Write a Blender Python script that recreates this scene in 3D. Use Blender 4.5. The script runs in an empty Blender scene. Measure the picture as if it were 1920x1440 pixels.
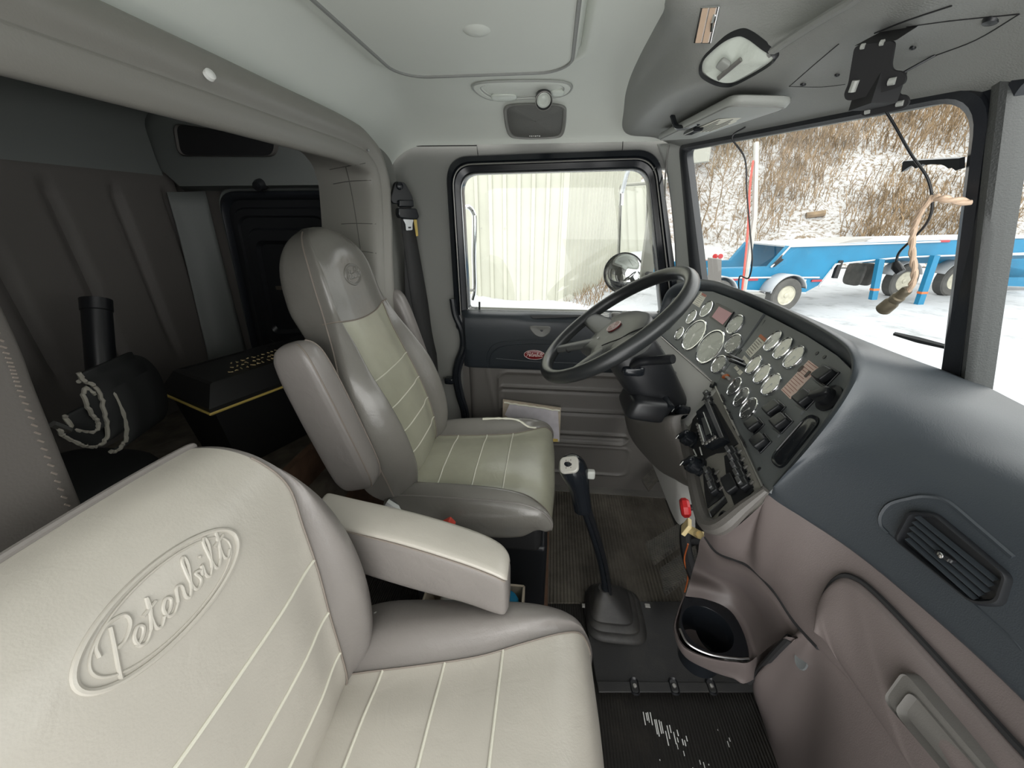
import bpy, math, random
import numpy as np
from mathutils import Vector, Matrix
from mathutils.bvhtree import BVHTree
random.seed(7)
C = bpy.context.scene.collection
S = bpy.context.scene

# ---------------------------------------------------------------- camera, sky, exposure
FOC = 700.0                       # focal length in pixels of the 1920 px wide frame
PIT = math.atan(316 / 700); YAW = math.radians(5.95); EYE = 1.20
cp, sp, cw, sw = math.cos(PIT), math.sin(PIT), math.cos(YAW), math.sin(YAW)
right = Vector((cw, sw, 0)); fwd = Vector((-cp * sw, cp * cw, -sp)); upv = Vector((-sp * sw, sp * cw, cp))
cam = bpy.data.objects.new('camera', bpy.data.cameras.new('camera'))
C.objects.link(cam)
cam.matrix_world = Matrix(((right.x, upv.x, -fwd.x, 0), (right.y, upv.y, -fwd.y, 0), (right.z, upv.z, -fwd.z, EYE), (0, 0, 0, 1)))
cam.data.sensor_width = 36.0; cam.data.lens = FOC / 1920 * 36.0
cam.data.clip_start = 0.01; cam.data.clip_end = 500
S.camera = cam
S.view_settings.view_transform = 'Standard'; S.view_settings.look = 'None'
S.view_settings.gamma = 1.0; S.view_settings.use_curve_mapping = False
S.view_settings.exposure = 1.15

# overcast sky: open passenger side made brighter to light the cab interior
W = bpy.data.worlds.new('sky'); S.world = W; W.use_nodes = True
nt = W.node_tree; nt.nodes.clear()
out = nt.nodes.new('ShaderNodeOutputWorld'); bg = nt.nodes.new('ShaderNodeBackground')
geo = nt.nodes.new('ShaderNodeTexCoord'); sep = nt.nodes.new('ShaderNodeSeparateXYZ')
rmp = nt.nodes.new('ShaderNodeMapRange'); mix = nt.nodes.new('ShaderNodeMix')
nt.links.new(geo.outputs['Generated'], sep.inputs[0])
nt.links.new(sep.outputs['Y'], rmp.inputs['Value'])
rmp.inputs['From Min'].default_value = 0.0; rmp.inputs['From Max'].default_value = -0.9
rmp.inputs['To Min'].default_value = 1.30; rmp.inputs['To Max'].default_value = 1.75
nt.links.new(rmp.outputs[0], bg.inputs['Strength'])
bg.inputs['Color'].default_value = (1.0, 1.0, 0.985, 1)
nt.links.new(bg.outputs[0], out.inputs[0])
sun = bpy.data.objects.new('sun', bpy.data.lights.new('sun', 'SUN')); C.objects.link(sun)
sun.data.energy = 0.4; sun.data.angle = math.radians(40); sun.data.color = (1.0, 0.98, 0.93)
sun.rotation_euler = Vector((-0.35, 0.80, -0.50)).to_track_quat('-Z', 'Y').to_euler()

# ---------------------------------------------------------------- helpers
def ray(px, py):
    u = (px - 960) / FOC; v = (720 - py) / FOC
    return fwd + right * u + upv * v
def P(px, py, X=None, Y=None, Z=None, pl=None):
    """the point of the cab that the photograph shows at px, py, on a plane of the cab"""
    r = ray(px, py); o = Vector((0, 0, EYE))
    if X is not None: t = X / r.x
    elif Y is not None: t = Y / r.y
    elif Z is not None: t = (Z - EYE) / r.z
    else:
        p, n = pl; t = (p - o).dot(n) / r.dot(n)
    return o + r * t

def V(*a): return Vector(a)
def cr(pts, n=6, closed=False):
    """smooth curve through points"""
    pts = [Vector(p) for p in pts]; m = len(pts); res = []
    if m < 3 and not closed:
        return [pts[0].lerp(pts[-1], i / n) for i in range(n + 1)]
    rng = range(m if closed else m - 1)
    for i in rng:
        if closed: a, b, c, d = pts[i - 1], pts[i], pts[(i + 1) % m], pts[(i + 2) % m]
        else:
            b, c = pts[i], pts[i + 1]
            a = pts[i - 1] if i > 0 else b * 2 - c
            d = pts[i + 2] if i + 2 < m else c * 2 - b
        for k in range(n):
            t = k / n
            res.append(0.5 * ((2 * b) + (c - a) * t + (2 * a - 5 * b + 4 * c - d) * t * t + (3 * b - 3 * c + d - a) * t ** 3))
    if not closed: res.append(pts[-1].copy())
    return res
def net(rows, nu=4, nv=4, wrap=False):
    R = [cr(r, nv, wrap) for r in rows]
    cols = [cr([r[j] for r in R], nu) for j in range(len(R[0]))]
    return [[cols[j][i] for j in range(len(cols))] for i in range(len(cols[0]))]

class MB:
    def __init__(s): s.v = []; s.f = []; s.mi = []; s.cur = 0
    def add(s, vs, fs):
        o = len(s.v); s.v += [tuple(p) for p in vs]; s.f += [[i + o for i in f] for f in fs]; s.mi += [s.cur] * len(fs)
        return s
    def grid(s, G, wrap=False, cap0=False, cap1=False, rows=None, cols=None):
        m = len(G[0]); vs = [p for r in G for p in r]; fs = []
        for i in (rows or range(len(G) - 1)):
            for j in (cols or range(m if wrap else m - 1)):
                k = (j + 1) % m
                fs.append([i * m + j, i * m + k, (i + 1) * m + k, (i + 1) * m + j])
        for flag, row in ((cap0, 0), (cap1, len(G) - 1)):
            if flag:
                c = sum((Vector(p) for p in G[row]), Vector()) / m; vs.append(c)
                for j in range(m): fs.append([row * m + j, row * m + (j + 1) % m, len(vs) - 1])
        s.add(vs, fs)
        if rows or cols or True: s.clean()
        return s
    def clean(s):
        used = sorted({i for f in s.f for i in f})
        if len(used) == len(s.v): return
        mp = {o: n for n, o in enumerate(used)}
        s.v = [s.v[i] for i in used]; s.f = [[mp[i] for i in f] for f in s.f]
    def box(s, c, size, ax=None):
        c = Vector(c); ax = ax or (V(1, 0, 0), V(0, 1, 0), V(0, 0, 1))
        h = [a * (d / 2) for a, d in zip(ax, size)]
        vs = [c + h[0] * i + h[1] * j + h[2] * k for i in (-1, 1) for j in (-1, 1) for k in (-1, 1)]
        return s.add(vs, [[0, 1, 3, 2], [4, 6, 7, 5], [0, 4, 5, 1], [2, 3, 7, 6], [0, 2, 6, 4], [1, 5, 7, 3]])
    def prism(s, pts, d):
        """outline extruded by the vector d"""
        pts = [Vector(p) for p in pts]; n = len(pts); d = Vector(d)
        s.add(pts + [p + d for p in pts], [list(range(n))[::-1], list(range(n, 2 * n))] + [[i, (i + 1) % n, n + (i + 1) % n, n + i] for i in range(n)])
        return s
    def tube(s, pts, r, seg=8, closed=False, cap=True):
        pts = [Vector(p) for p in pts]; n = len(pts); G = []
        N = None
        for i, p in enumerate(pts):
            a = pts[i - 1] if i > 0 or closed else p; b = pts[(i + 1) % n] if i < n - 1 or closed else p
            t = (b - a).normalized() if (b - a).length > 1e-9 else V(0, 0, 1)
            if N is None: N = t.orthogonal().normalized()
            N = (N - t * N.dot(t)); N = N.normalized() if N.length > 1e-6 else t.orthogonal().normalized()
            B = t.cross(N); rr = r[i] if isinstance(r, (list, tuple)) else r
            G.append([p + N * (math.cos(q) * rr) + B * (math.sin(q) * rr) for q in (2 * math.pi * k / seg for k in range(seg))])
        if closed:
            G.append(G[0])
            return s.grid(G, wrap=True)
        return s.grid(G, wrap=True, cap0=cap, cap1=cap)
    def lathe(s, o, axis, prof, seg=24, sx=1.0, sy=1.0, ref=None, cap=True):
        """profile of (radius, height) turned about axis at o; sx, sy squash it to an oval"""
        a = Vector(axis).normalized(); u = a.orthogonal().normalized()
        if ref is not None:
            u = Vector(ref); u = (u - a * u.dot(a)).normalized()
        w = a.cross(u); o = Vector(o); G = []
        for r, h in prof:
            G.append([o + a * h + u * (math.cos(q) * r * sx) + w * (math.sin(q) * r * sy) for q in (2 * math.pi * k / seg for k in range(seg))])
        return s.grid(G, wrap=True, cap0=cap, cap1=cap)
    def quadric(s, c, ax, half, e=0.35, n=10, f=None):
        """rounded box"""
        def sg(x, p): return math.copysign(abs(x) ** p, x)
        c = Vector(c); G = []
        for i in range(2 * n + 1):
            ph = -math.pi / 2 + math.pi * i / (2 * n); row = []
            for j in range(4 * n):
                th = 2 * math.pi * j / (4 * n)
                q = [sg(math.cos(ph), e) * sg(math.cos(th), e), sg(math.cos(ph), e) * sg(math.sin(th), e), sg(math.sin(ph), e)]
                if f: q = f(*q)
                row.append(c + ax[0] * (q[0] * half[0]) + ax[1] * (q[1] * half[1]) + ax[2] * (q[2] * half[2]))
            G.append(row)
        return s.grid(G, wrap=True)
    def ringloft(s, rings):
        return s.grid([list(r) for r in rings], wrap=True)
    def bvh(s): return BVHTree.FromPolygons([Vector(v) for v in s.v], s.f)

AX = (V(1, 0, 0), V(0, 1, 0), V(0, 0, 1))
def wloc(o):
    p = Vector((0, 0, 0))
    while o is not None: p = p + o.location; o = o.parent
    return p
def obj(name, mb, m, parent=None, bev=0.0, seg=3, sub=0, solid=0.0, ang=35, local=False):
    me = bpy.data.meshes.new(name)
    me.from_pydata([tuple(v) for v in mb.v], [], mb.f); me.validate()
    ms = m if isinstance(m, (list, tuple)) else [m]
    for q in ms: me.materials.append(q)
    if len(ms) > 1 and len(me.polygons) == len(mb.mi):
        me.polygons.foreach_set('material_index', mb.mi)
    me.polygons.foreach_set('use_smooth', [True] * len(me.polygons))
    if not bev: me.set_sharp_from_angle(angle=math.radians(ang))
    me.update()
    o = bpy.data.objects.new(name, me); C.objects.link(o)
    if parent is not None:
        o.parent = parent
        if not local: o.location = -wloc(parent)
    if solid:
        q = o.modifiers.new('thickness', 'SOLIDIFY'); q.thickness = solid; q.offset = 0
    if bev:
        q = o.modifiers.new('bevel', 'BEVEL'); q.width = bev; q.segments = seg; q.limit_method = 'ANGLE'; q.angle_limit = math.radians(40); q.harden_normals = True
    if sub:
        q = o.modifiers.new('subdivision', 'SUBSURF'); q.levels = sub; q.render_levels = sub
    return o
def tag(o, label, cat, group=None, kind=None):
    o['label'] = label; o['category'] = cat
    if group: o['group'] = group
    if kind: o['kind'] = kind
    return o
def thing(name, label, cat, loc=(0, 0, 0), group=None):
    o = bpy.data.objects.new(name, None); C.objects.link(o); o.location = loc; o.empty_display_size = 0.05
    return tag(o, label, cat, group)
def struct(o, label=None, cat='structure'):
    o['kind'] = 'structure'
    if label: o['label'] = label; o['category'] = cat
    return o
def copy_tree(o, parent=None):
    c = o.copy(); C.objects.link(c)
    if parent is not None: c.parent = parent
    for ch in o.children: copy_tree(ch, c)
    return c
def basis(n, ref=V(0, 1, 0)):
    """u, w in the plane of n; w is up-ish"""
    n = Vector(n).normalized(); u = (Vector(ref) - n * n.dot(Vector(ref))).normalized()
    return u, n.cross(u).normalized(), n
def rrect(c, u, w, hx, hy, r, n=5):
    """outline of a rounded rectangle"""
    c = Vector(c); res = []
    for cx, cy, a0 in ((1, 1, 0), (-1, 1, 90), (-1, -1, 180), (1, -1, 270)):
        for k in range(n + 1):
            a = math.radians(a0 + 90 * k / n)
            res.append(c + u * (cx * (hx - r) + r * math.cos(a)) + w * (cy * (hy - r) + r * math.sin(a)))
    return res
def roundpoly(pts, r, n=5):
    """round the corners of a polygon of points by r"""
    pts = [Vector(p) for p in pts]; m = len(pts); res = []
    for i in range(m):
        a, b, c = pts[i - 1], pts[i], pts[(i + 1) % m]
        rr = r[i] if isinstance(r, (list, tuple)) else r
        d1 = (a - b); d2 = (c - b)
        k1 = min(rr, d1.length * .49); k2 = min(rr, d2.length * .49)
        p1 = b + d1.normalized() * k1; p2 = b + d2.normalized() * k2
        for k in range(n + 1):
            t = k / n; res.append(p1 * (1 - t) ** 2 + b * (2 * t * (1 - t)) + p2 * t * t)
    return res
def drape(pxs, tree, off=0.0):
    """points of a surface seen at these places of the photograph"""
    res = []
    for px, py in pxs:
        d = ray(px, py).normalized(); h = tree.ray_cast(V(0, 0, EYE), d)
        if h[0] is None: continue
        n = h[1] if h[1].dot(d) < 0 else -h[1]
        res.append(h[0] + n * off)
    return res
def centroid(pts): return sum((Vector(p) for p in pts), Vector()) / len(pts)
def inset(pts, k, c=None):
    c = c or centroid(pts); return [c.lerp(Vector(p), k) for p in pts]

# script lettering used by the embossed ovals and the red badges: strokes in a unit box
def script_strokes():
    st = []
    st.append([(0.10, -.30), (0.16, .1), (0.28, .7), (.34, 1.0)])
    st.append([(-.02, .62), (.02, .9), (.3, 1.1), (.62, 1.0), (.66, .72), (.46, .48), (.26, .46)])
    x = .55
    def e(x): return [(x, .12), (x + .17, .2), (x + .26, .38), (x + .17, .5), (x + .04, .34), (x + .06, .08), (x + .2, .0), (x + .36, .15)]
    def t(x): return [(x, .15), (x + .16, .6), (x + .2, .92), (x + .12, .5), (x + .1, .12), (x + .2, .0), (x + .34, .15)]
    st.append(e(x)); x += .36
    st.append(t(x)); st.append([(x - .02, .6), (x + .32, .66)]); x += .34
    st.append(e(x)); x += .36
    st.append([(x, .15), (x + .1, .5), (x + .22, .44), (x + .2, .12), (x + .28, .0), (x + .38, .15)]); x += .38
    st.append([(x, .15), (x + .18, .75), (x + .18, 1.05), (x + .08, .9), (x + .06, .15), (x + .18, .0), (x + .3, .15), (x + .24, .42), (x + .4, .36)]); x += .36
    st.append([(x, .2), (x + .1, .46), (x + .09, .12), (x + .18, .0), (x + .3, .15)]); st.append([(x + .13, .68), (x + .16, .72)]); x += .3
    st.append([(x, .15), (x + .18, .75), (x + .18, 1.05), (x + .08, .9), (x + .07, .15), (x + .17, .0), (x + .3, .15)]); x += .3
    st.append(t(x)); st.append([(x - .02, .6), (x + .36, .68)]); x += .36
    res = []
    for q in st:
        c = cr([(a, b, 0) for a, b in q], 5)
        res.append([((p.x + p.y * .22) / x - .5, p.y - .4) for p in c])
    return res
SCRIPT = script_strokes()

# ---------------------------------------------------------------- materials
def mat(name, col, rough=.5, metal=0.0, bump=0.0, bscale=300.0, var=0.0, vscale=6.0, col2=None, crease=0.0, cscale=25.0, spec=0.5, coat=0.0, dirt=None, dscale=3.0, dth=(.5, .7)):
    m = bpy.data.materials.new(name); m.use_nodes = True
    n = m.node_tree.nodes; L = m.node_tree.links; b = n['Principled BSDF']
    b.inputs['Base Color'].default_value = (*col, 1); b.inputs['Roughness'].default_value = rough; b.inputs['Metallic'].default_value = metal
    b.inputs['Specular IOR Level'].default_value = spec; b.inputs['Coat Weight'].default_value = coat
    tc = n.new('ShaderNodeTexCoord'); cs = None
    if var or col2:
        q = n.new('ShaderNodeTexNoise'); q.inputs['Scale'].default_value = vscale; q.inputs['Detail'].default_value = 5
        L.new(tc.outputs['Object'], q.inputs['Vector'])
        r = n.new('ShaderNodeValToRGB'); c2 = col2 or tuple(min(1, c * (1 + var)) for c in col); c1 = col if col2 else tuple(c * (1 - var) for c in col)
        r.color_ramp.elements[0].position = .35; r.color_ramp.elements[1].position = .65
        r.color_ramp.elements[0].color = (*c1, 1); r.color_ramp.elements[1].color = (*c2, 1)
        L.new(q.outputs['Fac'], r.inputs[0]); cs = r.outputs[0]
    if dirt:
        q = n.new('ShaderNodeTexNoise'); q.inputs['Scale'].default_value = dscale; q.inputs['Detail'].default_value = 8; q.inputs['Roughness'].default_value = .7
        L.new(tc.outputs['Object'], q.inputs['Vector'])
        r = n.new('ShaderNodeMapRange'); r.inputs['From Min'].default_value = dth[0]; r.inputs['From Max'].default_value = dth[1]
        L.new(q.outputs['Fac'], r.inputs['Value'])
        x = n.new('ShaderNodeMix'); x.data_type = 'RGBA'
        L.new(r.outputs[0], x.inputs['Factor'])
        if cs: L.new(cs, x.inputs[6])
        else: x.inputs[6].default_value = (*col, 1)
        x.inputs[7].default_value = (*dirt, 1); cs = x.outputs[2]
    if cs: L.new(cs, b.inputs['Base Color'])
    last = None
    if bump:
        q = n.new('ShaderNodeTexNoise'); q.inputs['Scale'].default_value = bscale; q.inputs['Detail'].default_value = 3
        L.new(tc.outputs['Object'], q.inputs['Vector'])
        p = n.new('ShaderNodeBump'); p.inputs['Strength'].default_value = bump; p.inputs['Distance'].default_value = .002
        L.new(q.outputs['Fac'], p.inputs['Height']); last = p
    if crease:
        q = n.new('ShaderNodeTexNoise'); q.inputs['Scale'].default_value = cscale; q.inputs['Detail'].default_value = 6; q.inputs['Distortion'].default_value = 1.2
        L.new(tc.outputs['Object'], q.inputs['Vector'])
        p = n.new('ShaderNodeBump'); p.inputs['Strength'].default_value = crease; p.inputs['Distance'].default_value = .006
        L.new(q.outputs['Fac'], p.inputs['Height'])
        if last: L.new(last.outputs[0], p.inputs['Normal'])
        last = p
    if last: L.new(last.outputs[0], b.inputs['Normal'])
    return m
def glassmat(name, tint=(.97, .99, .98), fac=1.0):
    m = bpy.data.materials.new(name); m.use_nodes = True
    n = m.node_tree.nodes; L = m.node_tree.links; n.clear()
    o = n.new('ShaderNodeOutputMaterial'); x = n.new('ShaderNodeMixShader'); t = n.new('ShaderNodeBsdfTransparent'); g = n.new('ShaderNodeBsdfGlossy')
    t.inputs['Color'].default_value = (*tint, 1); g.inputs['Roughness'].default_value = .02
    ge = n.new('ShaderNodeNewGeometry'); d = n.new('ShaderNodeVectorMath'); d.operation = 'DOT_PRODUCT'
    L.new(ge.outputs['Normal'], d.inputs[0]); L.new(ge.outputs['Incoming'], d.inputs[1])
    def mth(op, a, b):
        q = n.new('ShaderNodeMath'); q.operation = op
        for k, v in enumerate((a, b)):
            if v is None: continue
            if isinstance(v, float): q.inputs[k].default_value = v
            else: L.new(v, q.inputs[k])
        return q.outputs[0]
    f = mth('POWER', mth('SUBTRACT', 1.0, mth('ABSOLUTE', d.outputs['Value'], None)), 5.0)
    f = mth('MULTIPLY', mth('ADD', mth('MULTIPLY', f, .92), .06), fac)
    L.new(f, x.inputs[0]); L.new(t.outputs[0], x.inputs[1]); L.new(g.outputs[0], x.inputs[2]); L.new(x.outputs[0], o.inputs[0])
    return m
def ribmat(name, col, col2, rough, scale, axis='X', bump=.6, dscale=4.0, dth=(.4, .75), spec=.4):
    """ribbed rubber"""
    m = mat(name, col, rough, spec=spec, dirt=col2, dscale=dscale, dth=dth)
    n = m.node_tree.nodes; L = m.node_tree.links
    w = n.new('ShaderNodeTexWave'); w.bands_direction = axis; w.inputs['Scale'].default_value = scale
    tc = n.new('ShaderNodeTexCoord'); L.new(tc.outputs['Object'], w.inputs['Vector'])
    p = n.new('ShaderNodeBump'); p.inputs['Strength'].default_value = bump; p.inputs['Distance'].default_value = .004
    L.new(w.outputs['Fac'], p.inputs['Height']); L.new(p.outputs[0], n['Principled BSDF'].inputs['Normal'])
    return m

M = dict(
    leather_light=mat('leather_light', (.45, .425, .375), .33, bump=.10, bscale=420, var=.04, vscale=9, crease=.16, cscale=18),
    leather_olive=mat('leather_olive', (.33, .325, .25), .30, bump=.10, bscale=420, var=.08, vscale=9, crease=.14, cscale=20, coat=.12),
    leather_grey=mat('leather_grey', (.208, .192, .180), .34, bump=.12, bscale=420, var=.05, crease=.18, cscale=22, coat=.08),
    leather_worn=mat('leather_worn', (.165, .158, .142), .24, bump=.12, bscale=420, var=.07, crease=.16, cscale=24, coat=.15),
    piping=mat('piping', (.60, .59, .50), .45),
    thread=mat('thread', (.20, .17, .145), .6),
    headliner=mat('headliner', (.68, .705, .65), .62, bump=.10, bscale=500, var=.02, vscale=3),
    trim_vinyl=mat('trim_vinyl', (.25, .24, .215), .45, bump=.12, bscale=350, crease=.10, cscale=14),
    wall_grey=mat('wall_grey', (.22, .22, .205), .5, bump=.15, bscale=450),
    wall_grey_light=mat('wall_grey_light', (.36, .37, .345), .5, bump=.15, bscale=450),
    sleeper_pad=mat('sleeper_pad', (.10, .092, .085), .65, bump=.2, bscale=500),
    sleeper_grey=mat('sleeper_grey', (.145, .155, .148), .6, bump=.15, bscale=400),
    dash_black=mat('dash_black', (.034, .041, .048), .38, bump=.14, bscale=800),
    dash_mauve=mat('dash_mauve', (.14, .117, .112), .42, bump=.14, bscale=800),
    dash_grey=mat('dash_grey', (.165, .165, .155), .42, bump=.25, bscale=520),
    console_grey=mat('console_grey', (.25, .255, .24), .48, bump=.35, bscale=450),
    post_grey=mat('post_grey', (.034, .037, .036), .4, bump=.2, bscale=450),
    pull_grey=mat('pull_grey', (.115, .11, .102), .4, bump=.12, bscale=800),
    knee_grey=mat('knee_grey', (.40, .395, .375), .45, bump=.15, bscale=700),
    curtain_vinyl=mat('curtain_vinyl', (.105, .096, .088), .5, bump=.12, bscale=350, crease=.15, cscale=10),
    knob_plate=mat('knob_plate', (.42, .41, .37), .35),
    door_black=mat('door_black', (.022, .027, .032), .38, bump=.3, bscale=520),
    door_grey=mat('door_grey', (.105, .098, .090), .48, bump=.3, bscale=480),
    panel_face=mat('panel_face', (.125, .135, .137), .42, bump=.15, bscale=600),
    stack_face=mat('stack_face', (.24, .23, .205), .45, bump=.15, bscale=600),
    black=mat('black', (.012, .013, .015), .35),
    black_gloss=mat('black_gloss', (.010, .012, .015), .18),
    black_matt=mat('black_matt', (.012, .012, .013), .75),
    rubber=mat('rubber', (.016, .018, .022), .32, bump=.1, bscale=300),
    boot_rubber=mat('boot_rubber', (.028, .027, .026), .55, dirt=(.07, .066, .058), dscale=9, dth=(.5, .8)),
    hub_grey=mat('hub_grey', (.085, .088, .086), .38, bump=.15, bscale=500),
    wheel_black=mat('wheel_black', (.020, .022, .023), .30, bump=.12, bscale=500),
    chrome=mat('chrome', (.80, .81, .82), .12, metal=1),
    steel=mat('steel', (.55, .56, .56), .35, metal=1),
    dull_metal=mat('dull_metal', (.35, .34, .32), .45, metal=.8),
    white=mat('white', (.78, .78, .75), .5),
    cream=mat('cream', (.66, .65, .54), .45),
    gauge_grey=mat('gauge_grey', (.30, .32, .29), .35),  # dial tone with a bright glass reflection put into its colour
    gauge_dark=mat('gauge_dark', (.085, .092, .088), .3),  # dial tone with a dark glass reflection put into its colour
    needle=mat('needle', (.75, .75, .72), .5),
    pink=mat('pink', (.52, .27, .29), .4, var=.03),
    label_pink=mat('label_pink', (.78, .60, .52), .6),
    label_cream=mat('label_cream', (.72, .70, .60), .6),
    ink=mat('ink', (.10, .08, .07), .6),
    ink_red=mat('ink_red', (.42, .16, .12), .6),
    orange=mat('orange', (.50, .13, .035), .5),
    red=mat('red', (.45, .018, .02), .4),
    red_belt=mat('red_belt', (.55, .05, .03), .45),
    yellow=mat('yellow', (.62, .46, .12), .5),
    tag_yellow=mat('tag_yellow', (.62, .50, .26), .5),
    badge_red=mat('badge_red', (.16, .008, .010), .3),
    badge_text=mat('badge_text', (.62, .50, .48), .35),
    paper=mat('paper', (.60, .57, .60), .7, var=.05, vscale=30),
    card=mat('card', (.42, .36, .28), .8, var=.15, vscale=20),
    tan_cable=mat('tan_cable', (.60, .44, .32), .45),
    connector=mat('connector', (.20, .17, .12), .5, metal=.5, var=.3, vscale=60),
    belt=mat('belt', (.028, .028, .028), .65, bump=.4, bscale=700),
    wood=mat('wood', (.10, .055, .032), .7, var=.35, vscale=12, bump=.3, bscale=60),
    wood_grey=mat('wood_grey', (.10, .085, .065), .8, var=.3, vscale=18, bump=.3, bscale=60),
    toolbox=mat('toolbox', (.013, .013, .013), .45, bump=.1, bscale=300),
    mat_fabric=mat('mat_fabric', (.012, .013, .013), .7),
    fleece=mat('fleece', (.36, .34, .29), .9),
    lens=mat('lens', (.62, .66, .60), .15, bump=.5, bscale=90),
    glass=glassmat('glass', fac=.9),
    gauge_glass=glassmat('gauge_glass', (1, 1, 1), 1.0),
    mirror=mat('mirror', (.85, .86, .86), .03, metal=1),
    speaker=mat('speaker', (.15, .15, .14), .6, bump=.6, bscale=900),
    snow=mat('snow', (.42, .435, .45), .75, var=.08, vscale=.8, bump=.5, bscale=6, dirt=(.25, .262, .265), dscale=1.6, dth=(.50, .68)),
    snow_clean=mat('snow_clean', (.46, .475, .49), .7, bump=.3, bscale=10),
    hill=mat('hill', (.36, .36, .355), .9, bump=.8, bscale=3, dirt=(.14, .10, .06), dscale=5.0, dth=(.48, .60)),
    twig=mat('twig', (.20, .14, .08), .9, var=.35, vscale=1.5),
    blue=mat('blue', (.002, .145, .275), .42, var=.12, vscale=1.4, dirt=(.06, .20, .29), dscale=2.0, dth=(.62, .80)),
    tyre=mat('tyre', (.075, .073, .068), .85, bump=.6, bscale=25, var=.2, vscale=5),
    rim=mat('rim', (.42, .40, .32), .5, metal=.3, var=.12, vscale=9),
    siding=mat('siding', (.35, .35, .29), .55, var=.05, vscale=1.2),
    siding_trim=mat('siding_trim', (.30, .30, .26), .6),
    red_refl=mat('red_refl', (.32, .03, .04), .4),
)
M['mat_ribbed'] = ribmat('mat_ribbed', (.055, .049, .040), (.16, .145, .115), .60, 26, 'X', .9, 3.2, (.42, .72))
M['floor_ribbed'] = ribmat('floor_ribbed', (.020, .019, .017), (.042, .038, .032), .60, 40, 'X', .8, 6, (.5, .8))
M['plate_black'] = mat('plate_black', (.021, .021, .021), .58, bump=.2, bscale=300, dirt=(.045, .042, .037), dscale=7, dth=(.5, .8))
# ================================================================ the cab shell
mb = MB().box((.06, .55, -.03), (1.5, 2.0, .06)); floor = struct(obj('floor', mb, M['floor_ribbed']))
mb = MB().box((-1.06, .57, .44), (.86, 1.86, .12)); struct(obj('floor_bunk', mb, M['wood_grey']))
mb = MB().box((-.66, .57, .20), (.06, 1.86, .44)); struct(obj('wall_bunk', mb, M['wood']))
DY = 1.50
# driver side wall with the door opening left free
mb = MB()
for x0, x1, z0, z1 in ((-.72, -.355, -.05, 1.47), (-.355, .40, 1.345, 1.47), (-.355, .80, -.05, .02), (.50, .80, .02, .93)):
    mb.box(((x0 + x1) / 2, DY + .03, (z0 + z1) / 2), (x1 - x0, .05, z1 - z0))
struct(obj('wall_left', mb, M['wall_grey']))
# front pillar cover between door and windshield
G = net([[P(1232, 270, Y=1.495), P(1262, 268, Y=1.470), P(1283, 266, Y=1.46), P(1296, 266, Y=1.52)],
         [P(1252, 330, Y=1.495), P(1270, 330, Y=1.470), P(1288, 330, Y=1.46), P(1299, 330, Y=1.52)],
         [P(1265, 450, Y=1.495), P(1282, 450, Y=1.470), P(1300, 450, Y=1.46), P(1309, 450, Y=1.52)],
         [P(1268, 560, Y=1.495), P(1290, 560, Y=1.470), P(1306, 560, Y=1.46), P(1318, 560, Y=1.52)]], 5, 5)
pil = struct(obj('pillar_left', MB().grid(G), M['wall_grey_light'], solid=.006))
# firewall below the dash
struct(obj('wall_front', MB().box((.76, .55, .35), (.04, 2.0, .80)), M['black_matt']))
# headliner
prof_y = [(-.33, .14), (-.30, .10), (-.24, .05), (-.12, .015), (.05, 0), (.5, -.004), (1.0, 0), (1.10, .001), (1.16, .003), (1.22, .0065), (1.27, .012), (1.34, .026), (1.40, .047), (1.435, .066), (1.46, .085), (1.478, .102), (1.488, .118)]
prof_x = [(-.60, .17), (-.58, .12), (-.54, .072), (-.49, .028), (-.45, .008), (-.41, .001), (-.36, 0), (-.2, 0), (-.02, 0), (.06, 0), (.34, 0), (.50, 0)]
def interp(tab, x):
    xs = [a for a, b in tab]; return float(np.interp(x, xs, [b for a, b in tab]))
py_s = cr([(a, b, 0) for a, b in prof_y], 26); px_s = cr([(a, b, 0) for a, b in prof_x], 26)
G = []
for q in px_s:
    row = []
    for r in py_s:
        dx, dy = max(0, q.y), max(0, r.y)
        z = 1.54 - math.hypot(dx, dy)
        cx, cy, hx, hy, rr = -.19, .55, .228, .605, .085
        ax_, ay_ = abs(q.x - cx) - hx + rr, abs(r.x - cy) - hy + rr
        sd = math.hypot(max(ax_, 0), max(ay_, 0)) + min(max(ax_, ay_), 0) - rr
        t = min(1, max(0, .5 - sd / .020)); z -= .020 * (t * t * (3 - 2 * t))
        # soft rim right around the panel
        z += .016 * math.exp(-((sd - .004) / .006) ** 2)
        z -= .004 * math.exp(-((sd - .020) / .010) ** 2)
        z += .0 * math.exp(-((sd - .018) / .012) ** 2)
        row.append(V(q.x, r.x, z))
    G.append(row)
ceil_mb = MB().grid(G); ceil = struct(obj('ceiling', ceil_mb, M['headliner'], ang=60))
ceil_tree = ceil_mb.bvh()
# corded welt round the raised headliner panel
wl0 = rrect(V(-.19, .55, 1.6), V(1, 0, 0), V(0, 1, 0), .215, .592, .08, 8); wlt = []
for i in range(len(wl0)):
    a, b = wl0[i], wl0[(i + 1) % len(wl0)]
    for k in range(6):
        p = a.lerp(b, k / 6); h = ceil_tree.ray_cast(V(p.x, p.y, 1.0), V(0, 0, 1))
        if h[0] is not None: wlt.append(h[0] + V(0, 0, -.0005))
struct(obj('panel_welt', MB().tube(wlt, .0040, 6, closed=True), M['console_grey'], ceil))
# round plug in the headliner
q = drape([(894, 57)], ceil_tree)[0]
mb = MB().lathe(q + V(0, 0, .004), (0, 0, -1), [(.0, -.004), (.027, -.003), (.028, .002), (.024, .006), (.012, .009), (.0, .010)], 24)
tag(obj('trim_plug', mb, M['headliner']), 'round grey plug in the middle of the headliner panel', 'plug')
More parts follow.
